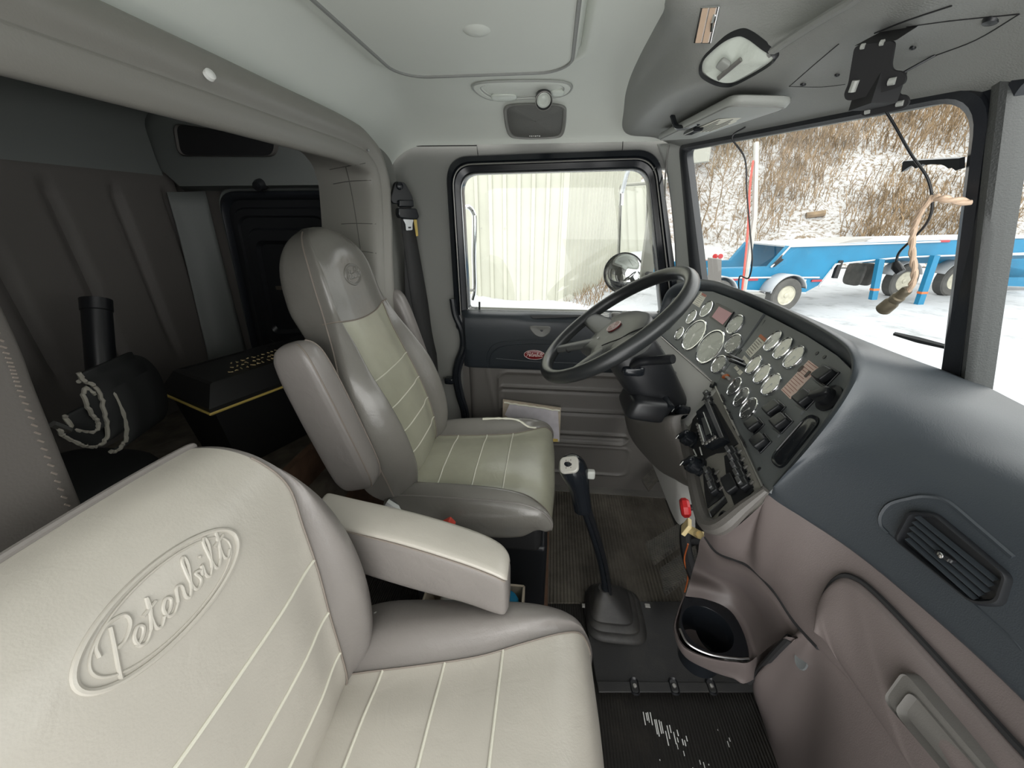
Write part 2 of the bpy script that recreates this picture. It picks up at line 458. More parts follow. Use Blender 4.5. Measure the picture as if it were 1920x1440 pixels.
# seam between headliner and side wall panels
mb = MB().tube([P(a, b, Y=1.488) for a, b in ((760, 274), (894, 273), (896, 290))], .0016, 5)
mb.tube([P(a, b, Y=1.488) for a, b in ((1168, 264), (1167, 284))], .0014, 5)
struct(obj('trim_4', mb, M['black_matt']))

# ---------------------------------------------------------------- padded trim round the sleeper opening
TX = -.56
path = cr([P(-260, -45, X=TX), P(0, 45, X=TX), P(330, 158, X=TX), P(560, 238, X=TX), P(640, 266, X=TX), P(685, 290, X=TX), P(706, 330, X=TX), P(712, 400, X=TX), P(716, 520, X=TX), P(722, 620, X=TX), P(738, 720, X=TX), P(760, 850, X=TX)], 8)
rows = []; seam = []; stitch = []; qa = []
for i, p in enumerate(path):
    t = (path[min(i + 1, len(path) - 1)] - path[max(i - 1, 0)]).normalized()
    o = V(1, 0, 0).cross(t).normalized()            # away from the opening
    if o.z < 0 and abs(o.z) > abs(o.y): o = -o
    if abs(o.y) >= abs(o.z) and o.y < 0: o = -o
    k = min(1, max(0, -t.z * 1.3))
    lip = .042 - .012 * k
    wob = .0025 * math.sin(i * .9)
    sec = [(.075, -.035), (.062, .002), (.046 + wob, .020), (.024, .024), (.003, .010), (-.003, .010), (-lip * .6, .004), (-lip, -.016), (-lip - .002 + .02 * (1 - k), -.075), (-lip - .002 + .05 * (1 - k), -.18)]
    rows.append([p + o * a + V(1, 0, 0) * b for a, b in sec])
    seam.append(p + V(.0075, 0, 0)); stitch.append(p + o * .03 + V(.0235, 0, 0))
G = [cr(r, 5) for r in rows]
tr = struct(obj('trim_1', MB().grid(G), M['trim_vinyl'], ang=60))
struct(obj('piping', MB().tube(seam, .0028, 6), M['trim_vinyl'], tr))
mb = MB()
for i in range(len(stitch) - 1):
    for k in range(4):
        a, b = stitch[i].lerp(stitch[i + 1], k / 4 + .04), stitch[i].lerp(stitch[i + 1], k / 4 + .19)
        mb.tube([a, b], .0011, 4)
obj('stitching', mb, M['thread'], tr)
# quilting lines on the far jamb
mb = MB(); jt = MB().grid(G).bvh()
for q in (((618, 318), (650, 312), (685, 306)), ((625, 345), (655, 340), (696, 338)), ((640, 420), (668, 419), (705, 420)), ((650, 470), (670, 470), (706, 475)), ((648, 312), (656, 345), (666, 400), (676, 470), (686, 540))):
    e = drape([(p.x, p.y) for p in cr([(a, b, 0) for a, b in q], 4)], jt, -.0006)
    if len(e) > 2: mb.tube(e, .0016, 5)
obj('quilting', mb, M['sleeper_pad'], tr)
for k, (a, b) in enumerate(((393, 140),)):
    q = P(a, b, X=TX + .028); mb = MB().lathe(q, (1, -.25, .35), [(.0, -.004), (.008, -.003), (.0075, .003), (.004, .005), (0, .005)], 16)
    tag(obj('snap_stud', mb, M['white']), 'pale snap stud on the padded trim above the sleeper opening', 'stud')
q = P(690, 282, X=TX + .02); mb = MB().lathe(q, (1, -.4, .2), [(.0, -.003), (.004, -.002), (.003, .003), (0, .004)], 12)
tag(obj('snap_stud', mb, M['steel']), 'tiny metal stud at the rounded corner of the sleeper opening', 'stud')
q = P(97, 38, X=TX + .03)
# cab rear wall between jamb and door, and the vinyl panel on the near side of the opening
mb = MB().prism([V(-.63, 1.31, 1.45), V(-.63, 1.515, 1.45), V(-.63, 1.515, 0), V(-.63, 1.14, 0), V(-.63, 1.18, .65), V(-.63, 1.25, 1.0)], V(.045, 0, 0)); struct(obj('wall_rear_cab', mb, M['wall_grey']))
edge = [V(-.58, .343, 1.36), V(-.58, .332, 1.104), V(-.58, .322, 1.015), V(-.58, .305, .865), V(-.575, .285, .70), V(-.57, .27, .45)]
rows = []
for p in cr(edge, 6):
    rows.append([p + V(-.05, -.004, 0), p + V(-.012, .003, 0), p + V(.006, 0, 0), p + V(.013, -.012, 0), p + V(.012, -.06, 0), p + V(.010, -.3, 0), p + V(.0, -.75, 0)])
cur = struct(obj('trim_2', MB().grid([cr(r, 4) for r in rows]), M['curtain_vinyl'], ang=60))
mb = MB(); e2 = cr(edge, 30)
for i in range(0, len(e2) - 2, 2): mb.tube([e2[i] + V(.0135, -.018, 0), e2[i + 1] + V(.0135, -.018 + .004, 0)], .0012, 4)
obj('stitching', mb, M['thread'], cur)
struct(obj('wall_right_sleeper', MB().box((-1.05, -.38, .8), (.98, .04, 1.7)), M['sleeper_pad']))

# ---------------------------------------------------------------- sleeper
SX = -1.46
ys = np.linspace(-.36, 1.47, 150); zs = np.linspace(.40, 1.345, 46)
tuft = [P(78, 345, X=SX).y, P(208, 355, X=SX).y]; w0 = tuft[1] - tuft[0]
tuft = [tuft[0] - w0 * k for k in range(1, 8)] + tuft + [tuft[1] + w0]
G = []
for z in zs:
    row = []
    for y in ys:
        d = 0
        low = .78 + .0; fade = min(1, max(0, (1.30 - z) / .04)) * min(1, max(0, (z - low + .1) / .12))
        for t in tuft: d += math.exp(-((y - t) / .012) ** 2) * .022
        puff = .012
        row.append(V(SX + puff - d * fade - .010 * (1 - fade) * 0 - (.012 if z > 1.335 else 0), y, z))
    G.append(row)
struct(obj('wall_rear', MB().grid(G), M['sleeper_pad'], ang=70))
G = net([[(SX + .006, -.36, 1.335), (SX + .006, 1.44, 1.335)], [(SX + .02, -.36, 1.42), (SX + .02, 1.42, 1.42)], [(SX + .05, -.36, 1.50), (SX + .05, 1.40, 1.50)], [(SX + .16, -.36, 1.55), (SX + .16, 1.38, 1.55)]], 5, 4)
struct(obj('trim_3', MB().grid(G), M['sleeper_grey']))
struct(obj('wall_back', MB().box((-1.55, .57, .85), (.04, 2.1, 1.7)), M['sleeper_grey']))
struct(obj('ceiling_sleeper', MB().box((-1.05, .57, 1.62), (.95, 1.95, .04)), M['sleeper_grey']))
# side wall of the sleeper: smooth upper moulding, lower panel, pale corner strip
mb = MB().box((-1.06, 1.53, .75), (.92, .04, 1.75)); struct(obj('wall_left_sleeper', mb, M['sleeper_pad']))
prof = [P(285, 255, X=-1.42), P(293, 330, X=-1.42), P(310, 352, X=-1.40), P(385, 352, X=-1.38)]
mb = MB()
zt = 1.30
mb.add(*[[V(-1.46, 1.44, 1.58), V(-1.46, 1.44, 1.36), V(-1.40, 1.44, 1.30), V(-.62, 1.44, 1.30), V(-.62, 1.44, 1.36), V(-.62, 1.44, 1.58)], [[0, 1, 4, 5], [1, 2, 3, 4]]])
mb.add([V(-1.40, 1.44, 1.30), V(-.62, 1.44, 1.30), V(-.62, 1.52, 1.285), V(-1.46, 1.52, 1.285)], [[0, 1, 2, 3]])
struct(obj('trim_5', mb, M['sleeper_grey']))
G = net([[P(312, 360, X=-1.44), P(330, 360, X=-1.425), P(352, 360, X=-1.40), P(385, 358, Y=1.5)], [P(345, 480, X=-1.44), P(362, 480, X=-1.425), P(385, 480, X=-1.40), P(415, 480, Y=1.5)], [P(395, 690, X=-1.44), P(410, 690, X=-1.425), P(435, 690, X=-1.40), P(470, 690, Y=1.5)]], 4, 4)
struct(obj('trim_6', MB().grid(G), M['sleeper_grey'], solid=.004))
# cubby in the upper moulding; a black plate stands in for its shaded depth
cpl = (V(-1.44, 1.44, 1.285), V(0, -1, 0))
c = [P(a, b, pl=cpl) for a, b in ((330, 232), (520, 262), (515, 293), (340, 292))]
cub = thing('overhead_cubby', 'dark open cubby high in the grey side of the sleeper', 'cubby', centroid(c))
o = roundpoly(c, .03); n = cpl[1]
mb = MB().ringloft([[p + n * .001 for p in inset(o, 1.05)], [p + n * .010 for p in inset(o, 1.03)], [p + n * .012 for p in o], [p + n * .005 for p in inset(o, .97)]]); obj('cubby_rim', mb, M['sleeper_pad'], cub)
mb = MB().prism([p + n * .006 for p in inset(o, .99)], n * -.004); obj('cubby_shade_plate', mb, M['black_matt'], cub)
# luggage door
lo = [P(a, b, Y=1.495) for a, b in ((408, 352), (640, 350), (668, 690), (486, 700))]
ld = bpy.data.objects.new('door_2', None); C.objects.link(ld); ld.location = centroid(lo); ld['kind'] = 'structure'
o = roundpoly(lo, .075, 7)
def shell(o, steps): return [[p + V(0, -h, 0) for p in inset(o, k)] for k, h in steps]
struct(obj('door_frame', MB().ringloft(shell(o, [(1, 0), (1.0, .012), (.985, .016), (.97, .012), (.965, .008)])), M['sleeper_grey'], ld))
struct(obj('door_seal', MB().ringloft(shell(o, [(.97, .006), (.96, .022), (.93, .026), (.90, .018), (.885, .004)])), M['rubber'], ld))
mb = MB().ringloft(shell(o, [(.90, .004), (.82, .006), (.80, .016), (.74, .018), (.72, .010), (.62, .008), (.60, .016), (.50, .018), (.46, .004)])); mb.prism([p + V(0, -.003, 0) for p in inset(o, .47)], V(0, .004, 0))
struct(obj('door_panel', mb, M['black'], ld))
q = P(525, 540, Y=1.474); mb = MB().box(q, (.035, .004, .014)); obj('label_plate', mb, M['wood_grey'], ld)
mb = MB().lathe(P(492, 345, Y=1.45), (0, -1, -.3), [(0, 0), (.020, 0), (.020, .02), (.016, .034), (0, .036)], 16)
tag(obj('reading_lamp', mb, M['black']), 'small black round lamp above the sleeper luggage door', 'lamp')
mb = MB()
for a, b in ((447, 349), (587, 348)): mb.lathe(P(a, b, Y=1.472), (0, -1, 0), [(0, 0), (.005, 0), (.004, .003), (0, .003)], 10)
struct(obj('screw', mb, M['black']))

# ---------------------------------------------------------------- overhead console above the windshield
def hx(y): return .55 - .14 * abs(y - .62) / .83
def hz(y): return 1.345 + .05 * abs(y - .62) / .83
rows = []
for y, fx, fz, b in ((1.485, .205, 1.46, 0), (1.45, .205, 1.455, 0), (1.38, .208, 1.452, 0), (1.2, .212, 1.450, 0), (1.02, .222, 1.445, 0), (.93, .230, 1.437, 0), (.86, .255, 1.434, .0), (.80, .31, 1.437, .5), (.72, .345, 1.440, 1), (.55, .355, 1.440, 1), (.3, .36, 1.440, 1), (0, .35, 1.440, 1), (-.28, .30, 1.440, .6)):
    top = .176 + .285 * b
    h = hx(y)
    lx = min(.03, (h - fx) * .3)
    rows.append([V(top, y, 1.56), V(top + (fx - top) * (.25 - .2 * b), y, 1.52 - .04 * b), V(top + (fx - top) * .62, y, (1.49 - .034 * b)), V(fx, y, fz + .008 * b), V(fx + lx, y, fz - .020), V(fx + (h - fx) * .55, y, (fz - .022) * .55 + hz(y) * .45 + .012), V(h - .02, y, hz(y) + .008), V(h + .01, y, hz(y) - .006)])
con_mb = MB().grid(net(rows, 5, 5)); con_tree = con_mb.bvh()
con = thing('overhead_console', 'long grey moulded console over the windshield with lamp and hatch panel', 'console', (.36, .6, 1.40))
obj('console_shell', con_mb, M['console_grey'], con, ang=60)
def seamtube(pxs, tree, r, off=.0, n=5, seg=5, closed=False, mbx=None):
    pts = drape([(p.x, p.y) for p in cr([(a, b, 0) for a, b in pxs], n, closed)], tree, off)
    return (mbx or MB()).tube(pts, r, seg, closed=closed)
mb = MB()
seamtube([(1480, 162), (1528, 120), (1573, 82)], con_tree, .0008, mbx=mb)
seamtube([(1480, 162), (1540, 163), (1585, 158)], con_tree, .0006, mbx=mb)
seamtube([(1700, 50), (1790, 38), (1912, 26)], con_tree, .0008, mbx=mb)
seamtube([(1912, 26), (1830, 75), (1740, 110), (1690, 140)], con_tree, .0008, mbx=mb)
seamtube([(1640, 62), (1700, 38), (1785, 10)], con_tree, .0012, mbx=mb)
obj('hatch_seam', mb, M['black_matt'], con)
for a, b, r in ((1858, 40, .008), (1712, 89, .004), (1506, 158, .005), (1570, 140, .004)):
    q = drape([(a, b)], con_tree)[0]; obj('screw', MB().lathe(q, (-.2, 0, -1), [(0, -.003), (r, -.002), (r * .8, .002), (0, .003)], 12), M['black'], con)
obj('shelf_lip', MB().tube(drape([(p.x, p.y) for p in cr([(1443, 100, 0), (1490, 68, 0), (1540, 36, 0), (1598, 2, 0)], 5)], con_tree, .001) + [V(.362, .3, 1.452)], .006, 8), M['console_grey'], con)
# dome lamp set in the console
lens = drape([(1316, 128), (1322, 108), (1356, 76), (1386, 62), (1406, 67), (1434, 86), (1456, 101), (1440, 120), (1386, 150), (1364, 155), (1343, 151), (1322, 140)], con_tree, .002)
lens = cr(lens, 5, True); c = centroid(lens); n = (V(0, 0, EYE) - c).normalized()
n = V(-.45, -.2, -.87).normalized()
obj('lamp_bezel', MB().ringloft([[p - n * .004 for p in inset(lens, 1.06)], [p + n * .004 for p in inset(lens, 1.04)], [p + n * .006 for p in lens], [p + n * .001 for p in inset(lens, .96)]]), M['black'], con)
lo = inset(lens, .965)
mb = MB().ringloft([[p + n * .000 for p in lo], [p + n * .005 for p in inset(lo, .85)], [p + n * .007 for p in inset(lo, .5)], [p + n * .0075 for p in inset(lo, .02)]])
l = obj('lamp_lens', mb, M['lens'], con)
q = drape([(1362, 118)], con_tree, .012)[0]; mb = MB().quadric(q, basis(n), (.011, .009, .004), .4, 6); obj('lamp_switch', mb, M['wall_grey_light'], l)
q1, q2 = drape([(1352, 140), (1395, 108)], con_tree, .011); mb = MB().tube([q1, q2], .004, 6); obj('lamp_rib', mb, M['dull_metal'], l)
# small chrome and copper latch on the console face
c = drape([(1326, 47)], con_tree, .004)[0]; h = con_tree.ray_cast(V(0, 0, EYE), ray(1326, 47).normalized())[1]
if h.dot(ray(1326, 47)) > 0: h = -h
u, w, n = basis(h, V(.1, .9, .42))
lat = thing('toggle_latch', 'small chrome latch plate with copper strips on the console face', 'latch', c)
obj('latch_plate', MB().box(c, (.045, .030, .005), (w, u, n)), M['chrome'], lat, bev=.001)
for k in (-.012, .0):
    obj('copper_strip', MB().box(c + n * .004 + u * k + u * .006, (.042, .009, .003), (w, u, n)), M['tan_cable'], lat)
obj('catch', MB().tube([c + n * .004 - w * .012 - u * .010, c + n * .012 - w * .004 - u * .012, c + n * .006 + w * .006 - u * .012], .0025, 6), M['chrome'], lat)

# headliner lamp and speaker on the far side
hl = [(886, 163), (905, 152), (985, 149), (1055, 151), (1072, 163), (1050, 178), (985, 182), (920, 184)]
pts = drape([(p.x, p.y) for p in cr([(a, b, 0) for a, b in hl], 5, True)], ceil_tree)
c = centroid(pts); n = V(0, -.30, -.95).normalized()
hm = thing('headliner_lamp', 'oval grey lamp housing with two lenses on the far headliner', 'lamp', c)
obj('housing', MB().ringloft([[p - n * .003 for p in inset(pts, 1.0)], [p + n * .006 for p in inset(pts, .97)], [p + n * .007 for p in inset(pts, .86)], [p + n * .001 for p in inset(pts, .82)], [p + n * .004 for p in inset(pts, .6)], [p + n * .004 for p in inset(pts, .02)]]), M['headliner'], hm)
obj('housing_rim', MB().tube([p + n * .003 for p in pts], .0032, 6, closed=True).tube([p + n * .004 for p in inset(pts, .84)], .002, 6, closed=True), M['wall_grey_light'], hm)
for a, b, rx, ry in ((945, 178, .038, .016), (1045, 170, .020, .012)):
    q = drape([(a, b)], ceil_tree)[0] + n * .006
    u, w, nn = basis(n, V(1, 0, 0)); obj('lens', MB().quadric(q, (u, w, nn), (rx, ry, .006), .7, 8), M['lens'], hm)
q = drape([(1018, 176)], ceil_tree)[0]; ax = (P(1024, 196, Y=1.2) - P(1016, 176, Y=1.28)).normalized()
ax = (V(.10, -.75, -.55)).normalized()
sp_ = thing('spot_lamp', 'black swivel spot lamp hanging from the headliner lamp housing', 'lamp', q)
obj('barrel', MB().lathe(q - ax * .006, ax, [(0, 0), (.016, .0), (.020, .008), (.023, .03), (.024, .048), (.0225, .049), (.020, .046), (.0205, .038)], 24, cap=False), M['black'], sp_)
b2 = obj('spot_lens', MB().lathe(q - ax * .006, ax, [(.0215, .040), (.016, .042), (.012, .039), (.006, .041), (0, .041)], 24), M['lens'], sp_)
obj('spot_ring', MB().tube([q - ax * .006 + ax * .049 + V(0, 0, 0) + (ax.orthogonal().normalized() * math.cos(t) + ax.cross(ax.orthogonal().normalized()) * math.sin(t)) * .0235 for t in np.linspace(0, 2 * math.pi, 28, endpoint=False)], .0013, 5, closed=True), M['dull_metal'], sp_)
spk = [(948, 198), (975, 193), (1030, 193), (1058, 198), (1062, 215), (1056, 250), (1035, 258), (975, 259), (953, 250), (945, 215)]
pts = drape([(p.x, p.y) for p in cr([(a, b, 0) for a, b in spk], 5, True)], ceil_tree); c = centroid(pts)
n = V(0, -.86, -.5).normalized()
sk = thing('door_speaker', 'rounded grey speaker cover on the headliner above the driver door', 'speaker', c)
obj('speaker_rim', MB().ringloft([[p - n * .012 for p in pts], [p + n * .008 for p in pts], [p + n * .012 for p in inset(pts, .96)], [p + n * .009 for p in inset(pts, .90)], [p + n * .003 for p in inset(pts, .88)]]), M['wall_grey'], sk)
pin = inset(pts, .89)
obj('speaker_grille', MB().ringloft([[p + n * .004 for p in pin], [p + n * .009 for p in inset(pin, .9)], [p + n * .013 for p in inset(pin, .5)], [p + n * .014 for p in inset(pin, .02)]]), M['speaker'], sk)
q = drape([(1003, 251)], ceil_tree)[0] + n * .011; mb = MB()
for k in range(6): mb.box(q + V(-.016 + .0064 * k, 0, 0), (.0042, .003, .006 + .002 * (k % 2)))
obj('maker_mark', mb, M['white'], sk)
# ================================================================ windshield, pillars
At, Ct, Ab, Cb = V(.405, 1.44, 1.392), V(.552, .62, 1.345), V(.525, 1.42, .972), V(.668, .60, .965)
wn = (Ct - At).cross(Ab - At).normalized()
if wn.x > 0: wn = -wn                       # towards the cab
WPL = (At, wn)
def ws(px, py): return P(px, py, pl=WPL)
gl = [ws(1291, 281), ws(1839, 179), ws(1766, 760), ws(1335, 640)]
gi = roundpoly(gl, [.03, .05, .02, .02], 7)
go = roundpoly([ws(1279, 271), ws(1880, 150), ws(1790, 790), ws(1312, 660)], [.03, .05, .02, .02], 7)
w2 = struct(obj('window_2', MB().add(gi, [list(range(len(gi)))]), M['glass']))
struct(obj('window_frame', MB().ringloft([[p - wn * .015 for p in go], [p + wn * .012 for p in go], [p.lerp(q, .5) + wn * .016 for p, q in zip(go, gi)], [p + wn * .008 for p in gi], [p - wn * .012 for p in gi]]), M['rubber'], w2))
# passenger half, mirrored about the middle
def mir(p): return V(p.x, 2 * .615 - p.y, p.z)
n2 = V(wn.x, -wn.y, wn.z); W2 = (mir(At), n2)
def ws2(px, py): return P(px, py, pl=W2)
g2 = [ws2(1914, 150), ws2(1824, 760), V(.545, -.12, .90), V(.44, -.12, 1.375)]
gi2 = roundpoly(g2, [.04, .02, .02, .03], 7)
c2 = centroid(g2); go2 = roundpoly([g2[0] + V(0, .008, .02), g2[1] + V(0, .008, -.02), g2[2] + V(0, -.03, -.02), g2[3] + V(0, -.03, .02)], [.04, .02, .02, .03], 7)
w3 = struct(obj('window_3', MB().add(gi2, [list(range(len(gi2)))]), M['glass']))
struct(obj('window_frame', MB().ringloft([[p - n2 * .015 for p in go2], [p + n2 * .012 for p in go2], [p.lerp(q, .5) + n2 * .016 for p, q in zip(go2, gi2)], [p + n2 * .008 for p in gi2], [p - n2 * .012 for p in gi2]]), M['rubber'], w3))
# centre post: black rubber on the windshield side, grey-black cover towards the cab
CPL = (ws(1845, 200), V(-1, 0, 0).lerp(V(wn.x, 0, wn.z), .9).normalized())
def pp(px, py, off): return P(px, py, pl=CPL) + CPL[1] * off
secs = []
for a, b, c_, y in ((1858, 1879, 1914, 100), (1841, 1866, 1901, 205), (1817, 1849, 1881, 355), (1790, 1829, 1853, 553), (1767, 1812, 1834, 700), (1757, 1803, 1826, 760)):
    secs.append([pp(a + 6, y, -.02), pp(a, y, .0), pp(a + 2, y, .004), pp(b - 2, y, .004), pp(b, y, .004), pp(b + 2, y, .008), pp(b + (c_ - b) * .7, y, .012), pp(c_ - 2, y, .008), pp(c_, y, .002), pp(c_ + 2, y, -.02)])
G = secs; k = len(G[0]); cut = 4
cp_ = thing('pillar_centre', 'dark upright centre post between the two windshield halves', 'pillar', centroid(secs[2])); cp_['kind'] = 'structure'
GG = [cr([r[j] for r in G], 5) for j in range(k)]; GG = [[GG[j][i] for j in range(k)] for i in range(len(GG[0]))]
obj('rubber_strip', MB().grid(GG, cols=range(0, cut)), M['rubber'], cp_)
obj('post_cover', MB().grid(GG, cols=range(cut, k - 1)), M['post_grey'], cp_)

# ================================================================ driver door
dl = bpy.data.objects.new('door_1', None); C.objects.link(dl); dl.location = (.06, DY, 0); dl['kind'] = 'structure'
fo = roundpoly([P(836, 294, Y=1.49), P(1234, 279, Y=1.49), P(1280, 620, Y=1.49), P(856, 620, Y=1.49)], [.085, .075, .03, .03], 9)
fi = roundpoly([P(866, 328, Y=1.50), P(1212, 318, Y=1.50), P(1238, 588, Y=1.50), P(880, 578, Y=1.50)], [.06, .055, .012, .012], 9)
def fr(k, y): return [V(a.lerp(b, k).x, y, a.lerp(b, k).z) for a, b in zip(fo, fi)]
struct(obj('window_frame', MB().ringloft([fr(0, 1.51), fr(0, 1.478), fr(.06, 1.470), fr(.34, 1.466), fr(.42, 1.474), fr(.47, 1.474), fr(.49, 1.466), fr(.53, 1.466), fr(.56, 1.480), fr(.85, 1.486), fr(.90, 1.480), fr(.96, 1.482), fr(1, 1.49), fr(1.0, 1.53)]), M['black_gloss'], dl))
struct(obj('frame_bead', MB().tube(fr(.50, 1.4655), .0022, 5, closed=True), M['dull_metal'], dl))
struct(obj('glass_bead', MB().tube(fr(.97, 1.482), .0022, 5, closed=True), M['steel'], dl))
w1 = struct(obj('window_1', MB().add([V(p.x, 1.515, p.z) for p in fi], [list(range(len(fi)))]), M['glass']))
# rubber door seal that waves down the left of the door
pts = cr([P(849, 560, Y=1.478), P(854, 590, Y=1.475), P(866, 620, Y=1.473), P(868, 650, Y=1.472), P(858, 680, Y=1.472), P(854, 705, Y=1.472), P(860, 740, Y=1.472), P(870, 775, Y=1.472), P(875, 830, Y=1.472), P(879, 905, Y=1.472)], 8)
obj('door_seal', MB().tube(pts, .015, 10), M['black_gloss'], dl)
obj('seal_lip', MB().tube([p + V(.018, -.004, 0) for p in pts[8:]], .007, 8), M['rubber'], dl)
obj('striker', MB().quadric(P(843, 713, Y=1.46), AX, (.020, .02, .014), .4, 6), M['black_gloss'], dl)
# black upper pad with the ledge under the glass
xs = np.linspace(-.362, .50, 40); rows = []
pr = [(1.512, .842), (1.50, .850), (1.47, .848), (1.446, .838), (1.436, .815), (1.435, .77), (1.442, .70), (1.452, .64), (1.458, .612), (1.468, .604), (1.49, .602)]
prc = cr([(a, b, 0) for a, b in pr], 5)
for x in xs:
    e = min(1, max(0, (x + .362) / .03)); e = math.sqrt(1 - (1 - e) ** 2)
    row = []
    for q in prc:
        y = q.x
        # long oval grip hollow at the top, shallow pocket, badge field
        h1 = math.exp(-((x - .02) / .13) ** 6) * math.exp(-((q.y - .838) / .012) ** 2) * .012
        s = abs(x + .03) - .0
        f = 1 / (1 + math.exp(-(x + .25) / .008)) if False else 0
        row.append(V(x, 1.495 - (1.495 - y) * (.4 + .6 * e) + h1, q.y))
    rows.append(row)
pad_mb = MB().grid(rows); pad_tree = pad_mb.bvh()
MBX = MB().box((-.345, DY + .01, .30), (.05, .05, .62)); struct(obj('jamb_strip', MBX, M['door_grey'], dl))
obj('upper_pad', pad_mb, M['door_black'], dl, ang=50)
mb = MB(); seamtube([(918, 683), (922, 663), (940, 650), (985, 644), (1060, 646), (1130, 654)], pad_tree, .0028, mbx=mb); seamtube([(930, 672), (1000, 678), (1080, 681), (1130, 683)], pad_tree, .002, mbx=mb)
seamtube([(915, 690), (914, 665), (930, 644), (980, 637), (1060, 638), (1140, 646)], pad_tree, .002, mbx=mb)
obj('pad_groove', mb, M['door_black'], dl)
hp = drape([(993, 612), (1020, 611), (1032, 613), (1030, 624), (1018, 632), (1003, 628)], pad_tree)
mb = MB().ringloft([[p + V(0, -.001, 0) for p in inset(cr(hp, 4, True), 1.0)], [p + V(0, -.004, 0) for p in inset(cr(hp, 4, True), .9)], [p + V(0, .0, 0) for p in inset(cr(hp, 4, True), .05)]])
obj('release_lever', mb, M['dash_grey'], dl)
gp = drape([(993, 592), (1100, 591), (1110, 594), (1000, 598)], pad_tree, .001)
obj('grip_slot', MB().prism(gp, (0, -.0008, .0008)), M['black_matt'], dl)
obj('lock_pin', MB().tube([P(899, 582, Y=1.485), P(899, 566, Y=1.485)], .004, 8), M['black'], dl)
# window switches by the mirror corner and the torn chrome label
for a, b, r in ((1155, 590, .018), (1172, 588, .010)):
    obj('switch_knob', MB().quadric(P(a, b, Y=1.44), AX, (r, .012, .010), .6, 6), M['dash_grey'], dl)
obj('switch_plate', MB().quadric(P(1180, 596, Y=1.44), AX, (.045, .018, .008), .6, 6), M['panel_face'], dl)
mb = MB()
for k in range(3): mb.tube(cr([P(1116 + k * 1.5, 588 + 3 * k, Y=1.44), P(1127, 586 + 3 * k, Y=1.44), P(1142, 588 + 3 * k, Y=1.44)], 4), .0022, 5)
obj('label_strip', mb, M['white'], dl)
# grey lower panel with raised ribs
xs = np.linspace(-.345, .60, 120); zs = np.linspace(.0, .612, 130)
zr = [P(1000, q, Y=1.465).z for q in (727, 738, 767, 780, 810, 822)]
G = []
px0, px1, pz0, pz1 = P(937, 800, Y=1.46).x, P(1172, 800, Y=1.46).x + .02, P(1000, 826, Y=1.46).z, P(1000, 701, Y=1.46).z
qx0, qx1, qz0, qz1 = P(1022, 850, Y=1.46).x, P(1180, 850, Y=1.46).x, P(1100, 888, Y=1.46).z, P(1100, 838, Y=1.46).z
def sdr(x, z, x0, x1, z0, z1, r):
    ax_, az_ = abs(x - (x0 + x1) / 2) - (x1 - x0) / 2 + r, abs(z - (z0 + z1) / 2) - (z1 - z0) / 2 + r
    return math.hypot(max(ax_, 0), max(az_, 0)) + min(max(ax_, az_), 0) - r
lo_ = [P(1000, q, Y=1.46).z for q in (728, 768, 810)]
for z in zs:
    row = []
    for x in xs:
        d = 0.0
        s1 = sdr(x, z, px0, px1, pz0, pz1, .035); d += .007 * math.exp(-(s1 / .007) ** 2)
        if s1 < 0:
            d -= .004
            for c in lo_: d += .009 * math.exp(-((z - c) / .006) ** 2) * min(1, -s1 / .02) - .007 * math.exp(-((z - c + .016) / .005) ** 2) * min(1, -s1 / .02)
        s2 = sdr(x, z, qx0, qx1, qz0, qz1, .03); d += .006 * math.exp(-(s2 / .006) ** 2)
        s3 = x + .315 - .04 * max(0, (.55 - z)) ; d += .003 * math.exp(-((x + .26 - .16 * (.6 - z)) / .006) ** 2)
        edge_ = min(1, (x + .345) / .03)
        row.append(V(x, 1.492 - (.028) * math.sqrt(max(0, 1 - (1 - edge_) ** 2)) - d, z))
    G.append(row)
low_mb = MB().grid(G); obj('lower_panel', low_mb, M['door_grey'], dl, ang=60)
obj('sill_plate', MB().box((.13, 1.455, .006), (.92, .07, .012)), ribmat('sill_metal', (.10, .095, .085), (.18, .17, .15), .5, 90, 'Y', .5), dl)
# red oval badge
def badge(c, u, w, n, hx_, hy_, parent, ms, tube_r, bg=True, lift=.002, name='badge'):
    ring = [c + u * (hx_ * math.cos(t)) + w * (hy_ * math.sin(t)) for t in np.linspace(0, 2 * math.pi, 40, endpoint=False)]
    o = None
    if bg:
        o = obj(name, MB().ringloft([[p - n * .003 for p in ring], [p + n * lift for p in inset(ring, .98)], [p + n * (lift + .001) for p in inset(ring, .9)], [p + n * (lift + .001) for p in inset(ring, .02)]]), ms[0], parent)
    mb = MB().tube([p + n * lift for p in ring], tube_r, 6, closed=True)
    for st in SCRIPT:
        mb.tube([c + u * (a * hx_ * 1.62) + w * (b * hy_ * .86) + n * (lift + .001) for a, b in st], tube_r, 5)
    t_ = obj('badge_script', mb, ms[1], o or parent)
    return o
c = drape([(1002, 665)], pad_tree)[0]
badge(c, V(1, 0, 0), V(0, -.04, 1).normalized(), V(0, -1, -.04), .042, .020, dl, (M['badge_red'], M['badge_text']), .0011)

